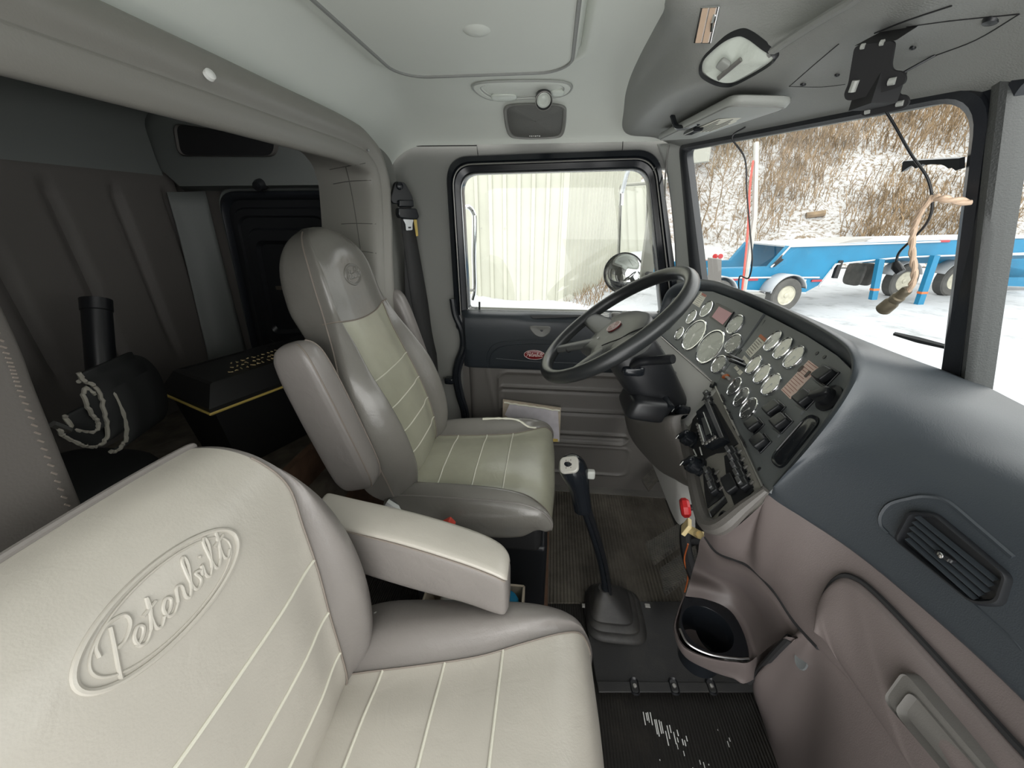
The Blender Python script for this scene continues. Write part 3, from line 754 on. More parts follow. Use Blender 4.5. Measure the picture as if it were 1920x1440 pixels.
# ================================================================ seat belt on the pillar
q = P(752, 350, X=-.572)
sb = thing('seat_belt', 'black seat belt with anchor plate and metal tongue hanging on the cab pillar', 'seat belt', q)
bn = V(1, 0, 0); pl_ = (V(-.568, 1.4, 1.2), V(.82, -.57, 0).normalized())
def bp(px, py, off=0.0): return P(px, py, pl=pl_) + pl_[1] * off
o = roundpoly([bp(738, 340), bp(756, 342), bp(772, 372), bp(769, 385), bp(733, 382), bp(729, 372)], .012)
obj('anchor_plate', MB().prism(o, pl_[1] * .012), M['black'], sb, bev=.003)
obj('anchor_bolt', MB().lathe(bp(745, 349, .012), pl_[1], [(0, 0), (.013, 0), (.012, .006), (.006, .008), (0, .008)], 16), M['black_gloss'], sb)
obj('retainer', MB().prism([bp(742, 375, .008), bp(769, 375, .008), bp(770, 388, .008), bp(742, 388, .008)], pl_[1] * .014), M['black_gloss'], sb, bev=.004)
bk = obj('buckle_housing', MB().prism(roundpoly([bp(739, 390, .006), bp(773, 391, .006), bp(778, 406, .006), bp(774, 412, .006), bp(742, 409, .006), bp(739, 402, .006)], .006), pl_[1] * .022), M['black_gloss'], sb, bev=.004)
tg = MB(); o = [bp(750, 411, .014), bp(770, 412, .014), bp(768, 420, .014), bp(768, 431, .014), bp(756, 432, .014), bp(755, 420, .014)]
obj('tongue', tg.prism(roundpoly(o, .004), pl_[1] * .004), M['steel'], sb)
obj('tongue_slot', MB().prism([bp(760, 425, .0185), bp(765, 425, .0185), bp(765, 428, .0185), bp(760, 428, .0185)], pl_[1] * .0006), M['black'], sb)
L1, R1 = [], []
for a, b, c_, d, o_ in ((744, 360, 768, 360, .004), (748, 400, 770, 400, .008), (753, 440, 778, 440, .006), (770, 560, 800, 560, .004), (786, 640, 812, 640, .004), (808, 740, 838, 740, .004), (824, 830, 850, 820, .006)):
    L1.append(bp(a, b, o_)); R1.append(bp(c_, d, o_))
L1, R1 = cr(L1, 5), cr(R1, 5)
obj('webbing', MB().grid([[a, a.lerp(b, .5), b] for a, b in zip(L1, R1)]), M['belt'], sb, solid=.002)
L2 = [bp(757, 440, .001), bp(760, 560, .001), bp(770, 690, .001), bp(790, 800, .001)]; R2 = [bp(775, 440, .001), bp(785, 560, .001), bp(800, 690, .001), bp(822, 800, .001)]
L2, R2 = cr(L2, 5), cr(R2, 5)
obj('webbing', MB().grid([[a, a.lerp(b, .5), b] for a, b in zip(L2, R2)]), M['belt'], sb, solid=.002)
obj('tag', MB().prism([bp(772, 410, .010), bp(778, 412, .010), bp(781, 442, .010), bp(777, 443, .010)], pl_[1] * .001), M['yellow'], sb)

# worn folder stuck behind the door pocket
fc = [P(943, 750, Y=1.435), P(1052, 766, Y=1.435), P(1049, 829, Y=1.440), P(941, 825, Y=1.440)]
fl = thing('paper_folder', 'torn white paper folder tucked against the grey door panel', 'folder', centroid(fc))
obj('back_board', MB().prism(fc, (0, .010, 0)), M['card'], fl)
sh = [fc[0].lerp(fc[1], .12) + V(0, -.002, -.012), fc[0].lerp(fc[1], .95) + V(0, -.002, -.012), fc[1].lerp(fc[2], .95) + V(0, -.002, 0), fc[3].lerp(fc[2], .80) + V(0, -.002, .008), fc[3].lerp(fc[2], .55).lerp(fc[0], .3) + V(0, -.002, 0), fc[0].lerp(fc[3], .35) + V(.01, -.002, 0)]
obj('sheet', MB().prism(sh, (0, .0015, 0)), M['paper'], fl)
mb = MB()
tp = [fc[0].lerp(fc[1], t) + V(0, -.003, -.008 - .006 * random.random()) for t in np.linspace(.02, .98, 16)]
obj('torn_edge', MB().tube(tp, .0035, 5), M['cream'], fl)
obj('yellow_corner', MB().prism([fc[3].lerp(fc[2], .78) + V(0, -.004, .004), fc[3].lerp(fc[2], .97) + V(0, -.004, .004), fc[3].lerp(fc[2], .97) + V(0, -.004, .018), fc[3].lerp(fc[2], .8) + V(0, -.004, .02)], (0, .0015, 0)), M['yellow'], fl)
# ================================================================ seats
def ringrow(cx, cy, cz, fx, fz, w, b, th, bol, sag=0.0, crown=.004, groove=.006, side=.0, outer=-.012, bk=1.0):
    """closed cross-section of a seat pad: (cx, cz) middle of the front skin, (fx, fz) its outward normal, half width w, seam at b*w"""
    nx, nz = fx / math.hypot(fx, fz), fz / math.hypot(fx, fz)
    tx, tz = -nz, nx                                   # along the pad
    if tz < 0 and abs(tz) > .5: tx, tz = -tx, -tz
    half = [(0, crown), (.5 * b, crown * .7), (b, -groove), (b + (1 - b) * .45, bol), (1.0 - .04 * (1 - b), outer), ((1.0 + side) * (1 + bk) / 2, -th * .55), (.93 * bk, -th * .92), (.5 * bk, -th), (0, -th)]
    pts = []
    for k, (a, d) in enumerate(half):
        pts.append((a, d))
    ring = pts + [(-a, d) for a, d in pts[-2:0:-1]]
    return [V(cx + nx * d + tx * sag * a * a, cy + a * w, cz + nz * d + tz * sag * a * a) for a, d in ring]
NV = 6
def seat_pad(rows, nu=6):
    R = [cr(r, NV, True) for r in rows]
    cols = [cr([r[j] for r in R], nu) for j in range(len(R[0]))]
    return [[cols[j][i] for j in range(len(cols))] for i in range(len(cols[0]))]
NC = 16                                   # control points of a ring
def cols_insert(): return [j % (NC * NV) for j in range(-2 * NV, 2 * NV)]
def split(G, parent, names, mats, lo=0, hi=None):
    m = NC * NV; ins = set(cols_insert()); hi = hi if hi is not None else len(G) - 1
    a = MB().grid(G, wrap=True, rows=range(lo, hi), cols=sorted(ins))
    rest = MB()
    rest.grid(G, wrap=True, rows=range(lo, hi), cols=[j for j in range(m) if j not in ins])
    for i in (lo, hi):
        if i in (0, len(G) - 1):
            c = centroid(G[i]); vs = list(G[i]) + [c]; rest.add(vs, [[j, (j + 1) % m, m] for j in range(m)])
    b = obj(names[1], rest, mats[1], parent, ang=70); a_ = obj(names[0], a, mats[0], parent, ang=70)
    return a_, b
def surf(G, i, a):
    """point of row i (float) at column position a in control points (float)"""
    m = len(G[0]); j = a * NV; i0 = int(math.floor(i)); i0 = max(0, min(len(G) - 2, i0)); fi_ = i - i0; j0 = int(math.floor(j)); fj = j - j0
    g = lambda r, c: G[r][c % m]
    return (g(i0, j0) * (1 - fj) + g(i0, j0 + 1) * fj) * (1 - fi_) + (g(i0 + 1, j0) * (1 - fj) + g(i0 + 1, j0 + 1) * fj) * fi_
def rowline(G, i, nrm_, a0=-2.0, a1=2.0, n=40):
    return [surf(G, i, a0 + (a1 - a0) * k / n) + nrm_ for k in range(n + 1)]
def colline(G, a, off, i0=0, i1=None):
    i1 = i1 if i1 is not None else len(G) - 1
    return [G[i][int(a * NV) % len(G[0])] + off for i in range(i0, i1 + 1)]
def emblem_on(G, i, hw, hh, parent, m, r, n, script_r=None, slant=0):
    """oval with lettering pressed into a pad around row i: hw along the width, hh along the rows"""
    mb = MB(); m_ = len(G[0])
    bv = MB().grid(G, wrap=True).bvh()
    c = surf(G, i, 0); u = (surf(G, i, .8) - surf(G, i, -.8)).normalized(); w = (surf(G, i + 2, 0) - surf(G, i - 2, 0)); w = (w - u * u.dot(w)).normalized()
    nn = u.cross(w).normalized(); nn = nn if nn.dot(n) > 0 else -nn
    def on(a, b):
        h = bv.ray_cast(c + u * a + w * b + nn * .08, -nn)
        return h[0] + nn * (r * .1) if h[0] is not None else c + u * a + w * b
    for k, rr in ((1.0, r * 1.25), (.87, r * .6)):
        mb.tube([on(hw * k * math.cos(t), hh * k * math.sin(t)) for t in np.linspace(0, 2 * math.pi, 72, endpoint=False)], rr, 8, closed=True)
    for st in SCRIPT:
        mb.tube([on(-a * hw * 1.62 * slant, b * hh * .92) for a, b in st], script_r or r * .85, 8)
    return obj('embossed_oval', mb, m, parent)

def rpad(name, G, m, parent, piping=None):
    return obj(name, MB().grid(G, wrap=True, cap0=True, cap1=True), m, parent, ang=60)

# ---- driver seat
DCY = .995
ds = thing('driver_seat', 'worn olive and grey leather driver seat with folded-up armrests behind the steering wheel', 'seat', (-.2, DCY, 0))
rows = []
for x, z, w, b, th, bol, fx, fz in (
    (-.455, .455, .205, .60, .035, .000, -.4, 1), (-.44, .470, .225, .55, .07, .012, -.1, 1), (-.36, .476, .240, .55, .105, .032, 0, 1), (-.24, .480, .247, .57, .11, .040, 0, 1), (-.12, .487, .250, .61, .11, .036, .02, 1),
    (-.05, .494, .248, .70, .11, .022, .10, 1), (.00, .488, .244, .84, .10, .006, .45, 1), (.026, .462, .24, .90, .085, .001, 1.2, 1), (.032, .432, .238, .92, .06, .0, 2.5, .3), (.026, .410, .228, .92, .03, 0, 2.5, -.8)):
    rows.append(ringrow(x, DCY, z, fx, fz, w, b, th, bol, groove=.005))
G = seat_pad(rows); DCG = G
split(G, ds, ('cushion_insert', 'cushion_bolster'), (M['leather_olive'], M['leather_worn']))
mb = MB()
up = V(0, 0, .0012)
for i in (14.5, 19.5, 24.3): mb.tube(rowline(G, i, up), .0021, 6)
obj('seam_piping', mb, M['piping'], ds)
obj('bolster_seam', MB().tube(colline(G, 2, V(0, 0, .002), 3, 44), .0016, 5), M['thread'], ds); obj('bolster_seam', MB().tube(colline(G, 14, V(0, 0, .002), 3, 44), .0016, 5), M['thread'], ds)
obj('side_seam', MB().tube(colline(G, 12.5, V(0, -.001, .001), 4, 50), .002, 5), M['leather_grey'], ds)
# torn far bolster
tb = MB().grid(G, wrap=True).bvh()
tp = drape([(880, 783), (905, 786), (935, 785), (960, 786), (975, 790), (990, 800), (1005, 803)], tb, .001)
obj('tear', MB().tube(cr(tp, 4), [.003 + .0022 * random.random() for _ in range(4 * (len(tp) - 1) + 1)], 5), M['cream'], ds)
# back: rows bottom to top
rows = []
for x, z, w, b, th, bol, sg_, fx, fz in (
    (-.395, .455, .19, .56, .06, .01, 0, 1, .5), (-.385, .49, .21, .56, .12, .022, 0, 1, .15), (-.392, .56, .220, .57, .14, .038, 0, 1, .22), (-.415, .65, .226, .58, .145, .046, 0, 1, .30), (-.447, .74, .224, .60, .14, .046, 0, 1, .34), (-.478, .82, .205, .64, .13, .034, .004, 1, .33),
    (-.500, .885, .172, .72, .125, .020, .012, 1, .28), (-.516, .935, .150, .84, .13, .008, .020, 1, .22), (-.527, .975, .138, .88, .135, .002, .016, 1, .16), (-.537, 1.03, .134, .88, .135, 0, .0, 1, .16), (-.548, 1.085, .128, .88, .13, -.002, -.010, 1, .2), (-.562, 1.125, .116, .88, .115, -.004, -.014, 1, .2), (-.580, 1.150, .096, .88, .09, -.004, -.012, 1, .2), (-.598, 1.166, .070, .88, .06, -.004, -.008, 1, .2), (-.618, 1.172, .03, .88, .025, 0, 0, 1, .2)):
    rows.append(ringrow(x, DCY, z, fx, fz, w, b, th, bol, sag=sg_, groove=.004, bk=(.80 if .78 < z < .9 else .9 if .7 < z < .95 else 1.0)))
G = seat_pad(rows); hr = 43
split(G, ds, ('backrest_insert', 'backrest_bolster'), (M['leather_olive'], M['leather_worn']), 0, hr)
mb = MB().grid(G, wrap=True, rows=range(hr, len(G) - 1)); c = centroid(G[-1]); mb.add(list(G[-1]) + [c], [[j, (j + 1) % len(G[-1]), len(G[-1])] for j in range(len(G[-1]))])
hd = obj('headrest', mb, M['leather_worn'], ds, ang=70)
obj('headrest_seam', MB().tube(rowline(G, hr, V(.001, 0, 0), -4.5, 4.5, 60), .002, 5), M['thread'], hd)
obj('headrest_side_seam', MB().tube(colline(G, 11.8, V(0, -.001, 0), 6, len(G) - 4), .002, 5), M['thread'], ds)
emblem_on(G, 56.5, .040, .026, hd, M['leather_worn'], .0024, V(1, 0, 0), .0019, -1)
mb = MB(); fr_ = V(.0014, 0, 0)
for i in (11.5, 16.5, 21.5, 27.5): mb.tube(rowline(G, i, fr_), .0021, 6)
obj('seam_piping', mb, M['piping'], ds)
obj('bolster_seam', MB().tube(colline(G, 2, V(.002, 0, 0), 3, hr), .0016, 5), M['thread'], ds); obj('bolster_seam', MB().tube(colline(G, 14, V(.002, 0, 0), 3, hr), .0016, 5), M['thread'], ds)
# armrests folded up along the back
def fold_arm(cy, wy, zb, zt, xb, xt, dpt, name_m):
    a = V(xb, cy, zb); b = V(xt, cy, zt); d = (b - a); L = d.length; t = d / L; n = V(t.z, 0, -t.x)
    rows = []
    for k, s, q in ((0.0, .35, .0), (.02, .72, .0), (.07, .92, 0), (.16, 1, 0), (.4, 1.02, 0), (.7, 1.0, 0), (.88, .92, 0), (.95, .78, 0), (.985, .55, 0), (1.0, .25, 0)):
        p = a + t * (L * k); hx_, hy_ = dpt * s, wy * s
        ring = []
        for j in range(20):
            th = 2 * math.pi * j / 20; e = .42
            ring.append(p + n * (hx_ * math.copysign(abs(math.cos(th)) ** e, math.cos(th))) + V(0, 1, 0) * (hy_ * math.copysign(abs(math.sin(th)) ** e, math.sin(th))))
        rows.append(ring)
    return [[c for c in cc] for cc in zip(*[cr(list(col), 4) for col in zip(*rows)])], n
G, n = fold_arm(.730, .036, .562, .945, -.462, -.565, .054, 0)
ar = rpad('armrest', G, M['leather_grey'], ds)
obj('armrest_seam', MB().tube([G[i][2] + n * .001 for i in range(4, len(G) - 3)], .0018, 5), M['thread'], ar); obj('armrest_seam', MB().tube([G[i][18] + n * .001 for i in range(4, len(G) - 3)], .0018, 5), M['thread'], ar)
G, n = fold_arm(1.262, .036, .56, .965, -.470, -.570, .058, 0)
ar = rpad('armrest', G, M['leather_grey'], ds)
obj('armrest_hub', MB().lathe((-.50, .76, .60), (0, -1, 0), [(0, 0), (.035, 0), (.035, .02), (0, .02)], 16), M['black'], ds)
# suspension box and skirt
obj('suspension_skirt', MB().box((-.20, DCY, .345), (.40, .40, .10)), M['black_matt'], ds, bev=.02)
obj('pedestal', MB().box((-.19, DCY, .16), (.42, .38, .30)), M['black'], ds, bev=.015)
obj('base_plate', MB().box((-.185, DCY, .010), (.435, .40, .02)), M['wood'], ds, bev=.004)
obj('recliner_bracket', MB().tube([V(-.43, .775, .47), V(-.38, .765, .445), V(-.31, .77, .40)], .013, 8), M['steel'], ds)
obj('belt_buckle', MB().quadric(P(838, 984, Y=.70), (V(.8, 0, .6), V(0, 1, 0), V(-.6, 0, .8)), (.020, .010, .012), .22, 6), M['red_belt'], ds)
obj('buckle_body', MB().quadric(P(838, 1000, Y=.70) - V(.0, 0, .03), (V(.8, 0, .6), V(0, 1, 0), V(-.6, 0, .8)), (.02, .015, .03), .3, 6), M['black'], ds)
obj('belt_stalk', MB().box((P(838, 1000, Y=.70) - V(.01, -.02, .13)), (.02, .01, .20)), M['black'], ds)

# ---- passenger seat
PCY = .215
ps = thing('passenger_seat', 'large pale leather passenger seat with embossed oval, nearest the camera', 'seat', (-.1, PCY, 0))
rows = []
for x, z, w, b, th, bol, fx, fz in (
    (-.375, .435, .235, .50, .04, 0, -.4, 1), (-.36, .470, .265, .48, .09, .004, -.1, 1), (-.30, .490, .278, .48, .13, .016, 0, 1), (-.20, .498, .285, .53, .14, .022, 0, 1), (-.10, .504, .288, .60, .14, .020, .0, 1),
    (-.02, .508, .288, .70, .14, .014, .05, 1), (.04, .502, .284, .80, .13, .006, .25, 1), (.078, .484, .278, .88, .12, .001, .8, 1), (.098, .450, .272, .93, .10, 0, 2, .7), (.112, .40, .268, .95, .09, 0, 3, .3), (.112, .35, .255, .95, .07, 0, 3, -.2), (.10, .325, .22, .95, .03, 0, 2, -1)):
    rows.append(ringrow(x, PCY, z, fx, fz, w, b, th, bol, groove=.004))
G = seat_pad(rows)
split(G, ps, ('cushion_insert', 'cushion_bolster'), (M['leather_light'], M['leather_grey']))
mb = MB()
for i in (14.6, 20.6, 27.0): mb.tube(rowline(G, i, V(0, 0, .001)), .0023, 8)
obj('seam_piping', mb, M['piping'], ps)
obj('bolster_seam', MB().tube(colline(G, 2, V(0, 0, .002), 3, 54), .0015, 5), M['thread'], ps); obj('bolster_seam', MB().tube(colline(G, 14, V(0, 0, .002), 3, 54), .0015, 5), M['thread'], ps)
rows = []
for x, z, w, b, th, bol, fx, fz in (
    (-.335, .44, .20, .50, .08, 0, 1, .2), (-.312, .485, .235, .50, .13, .012, 1, .1), (-.312, .55, .250, .50, .15, .022, 1, .05), (-.320, .63, .254, .53, .16, .028, 1, .08), (-.330, .71, .248, .60, .16, .024, 1, .12), (-.345, .785, .232, .70, .15, .014, 1, .18), (-.362, .845, .206, .86, .14, .004, 1, .28),
    (-.386, .89, .184, .93, .13, -.006, 1, .5), (-.420, .918, .170, .94, .10, -.010, .8, 1), (-.462, .924, .160, .94, .06, -.010, .1, 1), (-.49, .915, .15, .94, .03, -.006, -.5, 1)):
    rows.append(ringrow(x, PCY, z, fx, fz, w, b, th, bol, groove=.003, outer=-.02))
G = seat_pad(rows)
split(G, ps, ('backrest_insert', 'backrest_bolster'), (M['leather_light'], M['leather_grey']))
mb = MB()
for i in (12.5, 18.6, 25.6): mb.tube(rowline(G, i, V(.001, 0, 0)), .0022, 8)
obj('seam_piping', mb, M['piping'], ps)
obj('bolster_seam', MB().tube(colline(G, 2, V(.002, 0, 0), 4, 44), .0015, 5), M['thread'], ps); obj('bolster_seam', MB().tube(colline(G, 14, V(.002, 0, 0), 4, 44), .0015, 5), M['thread'], ps)
obj('top_welt', MB().tube(rowline(G, 54, V(-.002, 0, .002), -4, 4, 60), .004, 8), M['leather_grey'], ps)
emblem_on(G, 37.0, .080, .036, ps, M['leather_light'], .0023, V(1, 0, 0), .0019, -1)
PBG = G
# armrest folded down, pale top and grey side
ax_ = [(-.44, .575, .636, .040, .044), (-.43, .572, .632, .040, .052), (-.38, .565, .622, .042, .058), (-.25, .553, .604, .043, .063), (-.14, .541, .590, .043, .058), (-.085, .530, .581, .040, .056), (-.062, .522, .576, .033, .051), (-.054, .518, .574, .018, .040)]
rows = []
for x, y, z, hy_, hz_ in ax_:
    ring = []
    for j in range(24):
        th = 2 * math.pi * j / 24; e = .34
        ring.append(V(x, y - .045 + hy_ * math.copysign(abs(math.cos(th)) ** e, math.cos(th)), z + hz_ * math.copysign(abs(math.sin(th)) ** e, math.sin(th))))
    rows.append(ring)
Ga = [list(c) for c in zip(*[cr(list(col), 4) for col in zip(*rows)])]
pa = obj('armrest', MB().grid(Ga, wrap=True, cap0=True, cap1=True, cols=None), M['leather_grey'], ps, ang=60)
mbt = MB().grid([[p + V(0, 0, .0015) for p in r] for r in Ga], wrap=True, cols=range(3, 9), rows=range(0, len(Ga) - 2))
obj('armrest_top', mbt, M['leather_light'], pa, ang=70, solid=.002)
obj('armrest_seam', MB().tube([Ga[i][9] + V(0, -.002, .001) for i in range(2, len(Ga) - 3)], .0018, 5), M['thread'], pa)
obj('seat_base', MB().box((-.13, PCY, .17), (.42, .46, .33)), M['black'], ps, bev=.02)
obj('belt_buckle', MB().quadric(P(694, 1180, Z=.47), (V(.5, .6, .6).normalized(), V(-.7, .7, 0).normalized(), V(.3, .4, -.8).normalized()), (.03, .012, .010), .35, 6), M['white'], ps)
# clutter on the floor between the seats
q = P(790, 1118, Y=.62)
cu = thing('parts_box', 'open brown cardboard box with bits of packaging on the floor between the seats', 'box', (-.17, .64, .0))
mb = MB()
for c, s in (((-.17, .60, .14), (.26, .006, .28)), ((-.17, .70, .14), (.26, .006, .28)), ((-.30, .65, .14), (.006, .10, .28)), ((-.04, .65, .14), (.006, .10, .28)), ((-.17, .65, .005), (.26, .10, .006))): mb.box(c, s)
obj('carton', mb, M['card'], cu)
tag(obj('crumpled_bag', MB().quadric((-.20, .65, .26), AX, (.06, .035, .05), .8, 6), M['white']), 'crumpled white plastic bag poking out between the seats', 'bag')
tag(obj('drink_can', MB().lathe((-.08, .65, .18), (0, 0, 1), [(0, 0), (.028, .0), (.03, .006), (.03, .10), (.025, .112), (0, .112)], 16), M['blue']), 'blue can standing in the carton by the armrest end', 'can')
# ================================================================ dashboard
def nrm(th, ph):
    t, f = math.radians(th), math.radians(ph)
    return V(-math.cos(t) * math.cos(f), math.cos(t) * math.sin(f), math.sin(t))
nL = nrm(26, -5); pL = P(1333, 650, X=.45)
pH = P(1385, 665, pl=(pL, nL)); nR = nrm(25, 10)
def pan(px, py, off=0.0, side=None):
    """point on the two-faced instrument panel"""
    q = P(px, py, pl=(pL, nL))
    if side == 'R' or (side is None and q.y < pH.y): return P(px, py, pl=(pH, nR)) + nR * off
    return q + nL * off
def pn(px, py): return nR if P(px, py, pl=(pL, nL)).y < pH.y else nL
def W_(t): return t
# outline of the hooded panel edge, then the black/mauve border of the passenger side; each with its windshield foot
brow = [((1238, 600), (.50, 1.47, .970)), ((1262, 560), (.505, 1.45, .972)), ((1290, 545), (.512, 1.40, .974)), ((1337, 547), (.53, 1.26, .974)), ((1380, 563), (.555, 1.09, .974)), ((1440, 590), (.58, .94, .973)), ((1513, 630), (.61, .80, .972)), ((1570, 667), (.635, .67, .970)),
        ((1596, 692), (.65, .605, .969)), ((1602, 714), (.648, .565, .968)), ((1592, 743), (.64, .53, .968)), ((1563, 790), (.628, .475, .968)), ((1513, 850), (.615, .42, .968)), ((1457, 910), (.60, .37, .968))]
cen = pan(1420, 700)
cols = []; edge_in = []; ridge = []
for k, ((a, b), w) in enumerate(brow):
    o = pan(a, b); n = pn(a, b)
    prev, nxt = pan(*brow[max(0, k - 1)][0]), pan(*brow[min(len(brow) - 1, k + 1)][0])
    t = (nxt - prev).normalized(); outw = n.cross(t).normalized()
    if outw.dot(o - cen) < 0: outw = -outw
    fd = {12: .65, 13: .25}.get(k, 1.0); rr = o + outw * (.020 * fd + .003) + n * (.024 * fd + .002)
    if k == 0: rr = o + outw * .004 + n * .01
    ed = o - outw * .003 - n * .008
    w = V(*w); edge_in.append(ed); ridge.append(rr)
    if k <= 9:
        m0 = rr.lerp(w, .10) + V(0, 0, .006); m1 = rr.lerp(w, .30) + V(0, 0, .008); m2 = rr.lerp(w, .65) + V(0, 0, .004)
    else:
        z0, z1, z2 = {10: (rr.z + .010, .990, .988), 11: (.962, .983, .987), 12: (.920, .962, .983), 13: (.876, .938, .976)}[k]
        m0 = rr.lerp(w, .05) + outw * .006; m0.z = z0
        m1 = rr.lerp(w, .21); m1.z = z1
        m2 = rr.lerp(w, .55); m2.z = z2
    cols.append([ed, ed.lerp(rr, .6) + outw * -.001 + n * .004, rr, m0, m1, m2, w])
bord = [((1443, 925), .80, (.585, .34, .968)), ((1500, 960), .798, (.575, .29, .968)), ((1600, 1025), .795, (.565, .23, .968)), ((1730, 1130), .795, (.552, .15, .968)), ((1920, 1300), .795, (.54, .06, .968))]
bpts = []
for (a, b), z, w in bord:
    e = P(a, b, Z=z); bpts.append(e); w = V(*w)
    d = (w - e); d.z = 0
    cols.append([e + V(.004, 0, -.012), e + V(0, 0, -.004), e + V(-.001, 0, .004), V(e.x + d.x * .03, e.y + d.y * .03, .86), V(e.x + d.x * .20, e.y + d.y * .2, .925), V(e.x + d.x * .55, e.y + d.y * .55, .972), w])
for e, w in (((.452, .12, .795), (.525, -.06, .968)), ((.445, -.02, .795), (.515, -.14, .968)), ((.43, -.2, .795), (.505, -.24, .968))):
    e = V(*e); w = V(*w); d = w - e; bpts.append(e)
    cols.append([e + V(.004, 0, -.012), e + V(0, 0, -.004), e + V(-.001, 0, .004), V(e.x + d.x * .03, e.y + d.y * .03, .86), V(e.x + d.x * .20, e.y + d.y * .2, .925), V(e.x + d.x * .55, e.y + d.y * .55, .972), w])
db = thing('dashboard', 'black and mauve moulded dashboard sweeping from the driver door to the camera side', 'dashboard', (.5, .6, .75))
G = net(cols, 6, 6)
for it in range(70):                     # ease the pad over into one smooth swell on the passenger side
    H = [[p.copy() for p in r] for r in G]
    for i in range(10, len(G) - 1):
        for j in range(1, len(G[0]) - 1):
            if i < 79 and j < 17: continue
            if j < 4: continue
            H[i][j] = G[i][j] * .5 + (G[i - 1][j] + G[i + 1][j] + G[i][j - 1] + G[i][j + 1]) * .125
    G = H
top_mb = MB().grid(G); top_tree = top_mb.bvh()
obj('upper_pad', top_mb, M['dash_black'], db, ang=60)
# light rim at the lower edge of the panel (right corner, bottom, left side)
rim_px = [(1443, 922), (1405, 952), (1367, 984), (1345, 991), (1326, 978), (1312, 930), (1300, 872), (1291, 835), (1285, 802)]
rim = [pan(a, b, .006, 'R') for a, b in rim_px]
rimc = cr(rim, 8)
obj('panel_rim', MB().tube(rimc, [.006 + .008 * min(1, i / 14) for i in range(len(rimc))], 10), M['door_grey'], db)
# mauve lower dash: from the border down to the gap line, then the glove box face
gap = [P(1322, 1006, X=.335), P(1345, 1035, X=.35), P(1400, 1058, X=.375), P(1450, 1106, X=.392), P(1490, 1165, X=.402), P(1535, 1215, X=.408)]
gapc = gap
tops = [pan(1326, 980, -.004, 'R'), pan(1345, 993, -.004, 'R'), pan(1372, 984, -.004, 'R'), pan(1425, 938, -.004, 'R'), bpts[0], bpts[1], bpts[2], bpts[3], bpts[4], bpts[5], bpts[6], bpts[7]]
bots = [gap[0], gap[1], gap[2].lerp(gap[1], .4), gap[2], gap[3].lerp(gap[2], .5), gap[3], gap[4], gap[5], V(.418, .30, .645), V(.425, .15, .64), V(.42, 0, .64), V(.40, -.2, .64)]
cols = []
for k, (a, b) in enumerate(zip(tops, bots)):
    bul = V(-.012, -.006, 0) if 3 < k < 8 else V(-.004, 0, 0)
    cols.append([a + V(.006, 0, -.002), a + V(.0, 0, -.010), a.lerp(b, .33) + bul, a.lerp(b, .7) + bul, b, b + V(.02, .0, -.012), b + V(.06, .01, -.02)])
low2 = MB().grid(net(cols, 6, 6)); low2_tree = low2.bvh()
obj('lower_panel', low2, M['dash_mauve'], db, ang=60)
# kick panel below, down to the floor
kick = []
for t_, m1, m2, b in ((P(1492, 1186, X=.405), P(1455, 1225, X=.43), P(1412, 1278, X=.455), P(1420, 1312, Z=0.0)), (P(1512, 1200, X=.405), P(1480, 1250, X=.44), P(1440, 1330, X=.50), P(1440, 1380, Z=0)), (gap[5] + V(.004, 0, -.004), P(1530, 1290, X=.45), P(1500, 1380, X=.52), P(1460, 1440, Z=0)), (V(.425, .30, .635), V(.46, .31, .45), V(.53, .35, .2), V(.585, .38, 0)), (V(.43, .15, .63), V(.46, .15, .45), V(.53, .16, .2), V(.58, .18, 0)), (V(.41, -.2, .63), V(.45, -.2, .45), V(.52, -.2, .2), V(.57, -.2, 0))):
    kick.append([t_ + V(.03, .01, .006), t_ + V(.002, 0, .003), m1, m2, b])
kick.insert(0, [p + V(.05, .012, -.0) for p in kick[0]])
kmb = MB().grid(net(kick, 6, 6)); obj('kick_panel', kmb, M['dash_mauve'], db, ang=60); ktree = kmb.bvh()
q = drape([(1502, 1237)], ktree)[0]; obj('screw_cover', MB().lathe(q, (-.8, -.2, .5), [(0, -.002), (.010, -.002), (.009, .0015), (.004, .0005), (0, .001)], 16, sx=1.5), M['panel_face'], db)
# glove box lid standing a little proud, with a shadow gap along its top
lid = [(1541, 1175), (1546, 1130), (1562, 1098), (1585, 1082), (1610, 1088), (1640, 1110), (1700, 1170), (1800, 1278), (1920, 1410), (1990, 1480)]
lt = drape([(p.x, p.y) for p in cr([(a, b, 0) for a, b in lid], 5)], low2_tree, .0)
gl_ = thing('glove_box', 'mauve glove box lid with a long recessed pull below the dash vent', 'glove box', centroid(lt))
lb = [V(.405, .372, .664), V(.410, .355, .652), V(.416, .32, .646), V(.42, .28, .643), V(.424, .20, .640), V(.424, .10, .638), V(.42, .0, .638), V(.415, -.06, .638)]
lbc = cr(lb, 6)
n_ = len(lt); rows = []
for i in range(n_):
    a = lt[i]; f = i / (n_ - 1); b = lbc[min(len(lbc) - 1, int(round(f * (len(lbc) - 1))))]
    dn = V(-1, -.25, .15).normalized(); h = .010
    rows.append([a + dn * -.004, a + dn * (h * .5), a.lerp(b, .02) + dn * h, a.lerp(b, .08) + dn * (h + .004), a.lerp(b, .35) + dn * (h + .008), a.lerp(b, .75) + dn * (h + .004), b + dn * .004, b + dn * -.006])
lid_mb = MB().grid([cr(r, 4) for r in rows]); lid_tree = lid_mb.bvh()
obj('lid', lid_mb, M['dash_mauve'], gl_, ang=60)
obj('lid_gap', MB().tube([p + V(-.004, -.001, .003) for p in lt], .0036, 6), M['black_matt'], gl_)
def onlid(ps, off=0.0): return drape(ps, lid_tree, off)
hb = roundpoly([P(1674, 1308, X=.405), P(1712, 1256, X=.405), P(1900, 1470, X=.405), P(1870, 1530, X=.405)], .012, 5)
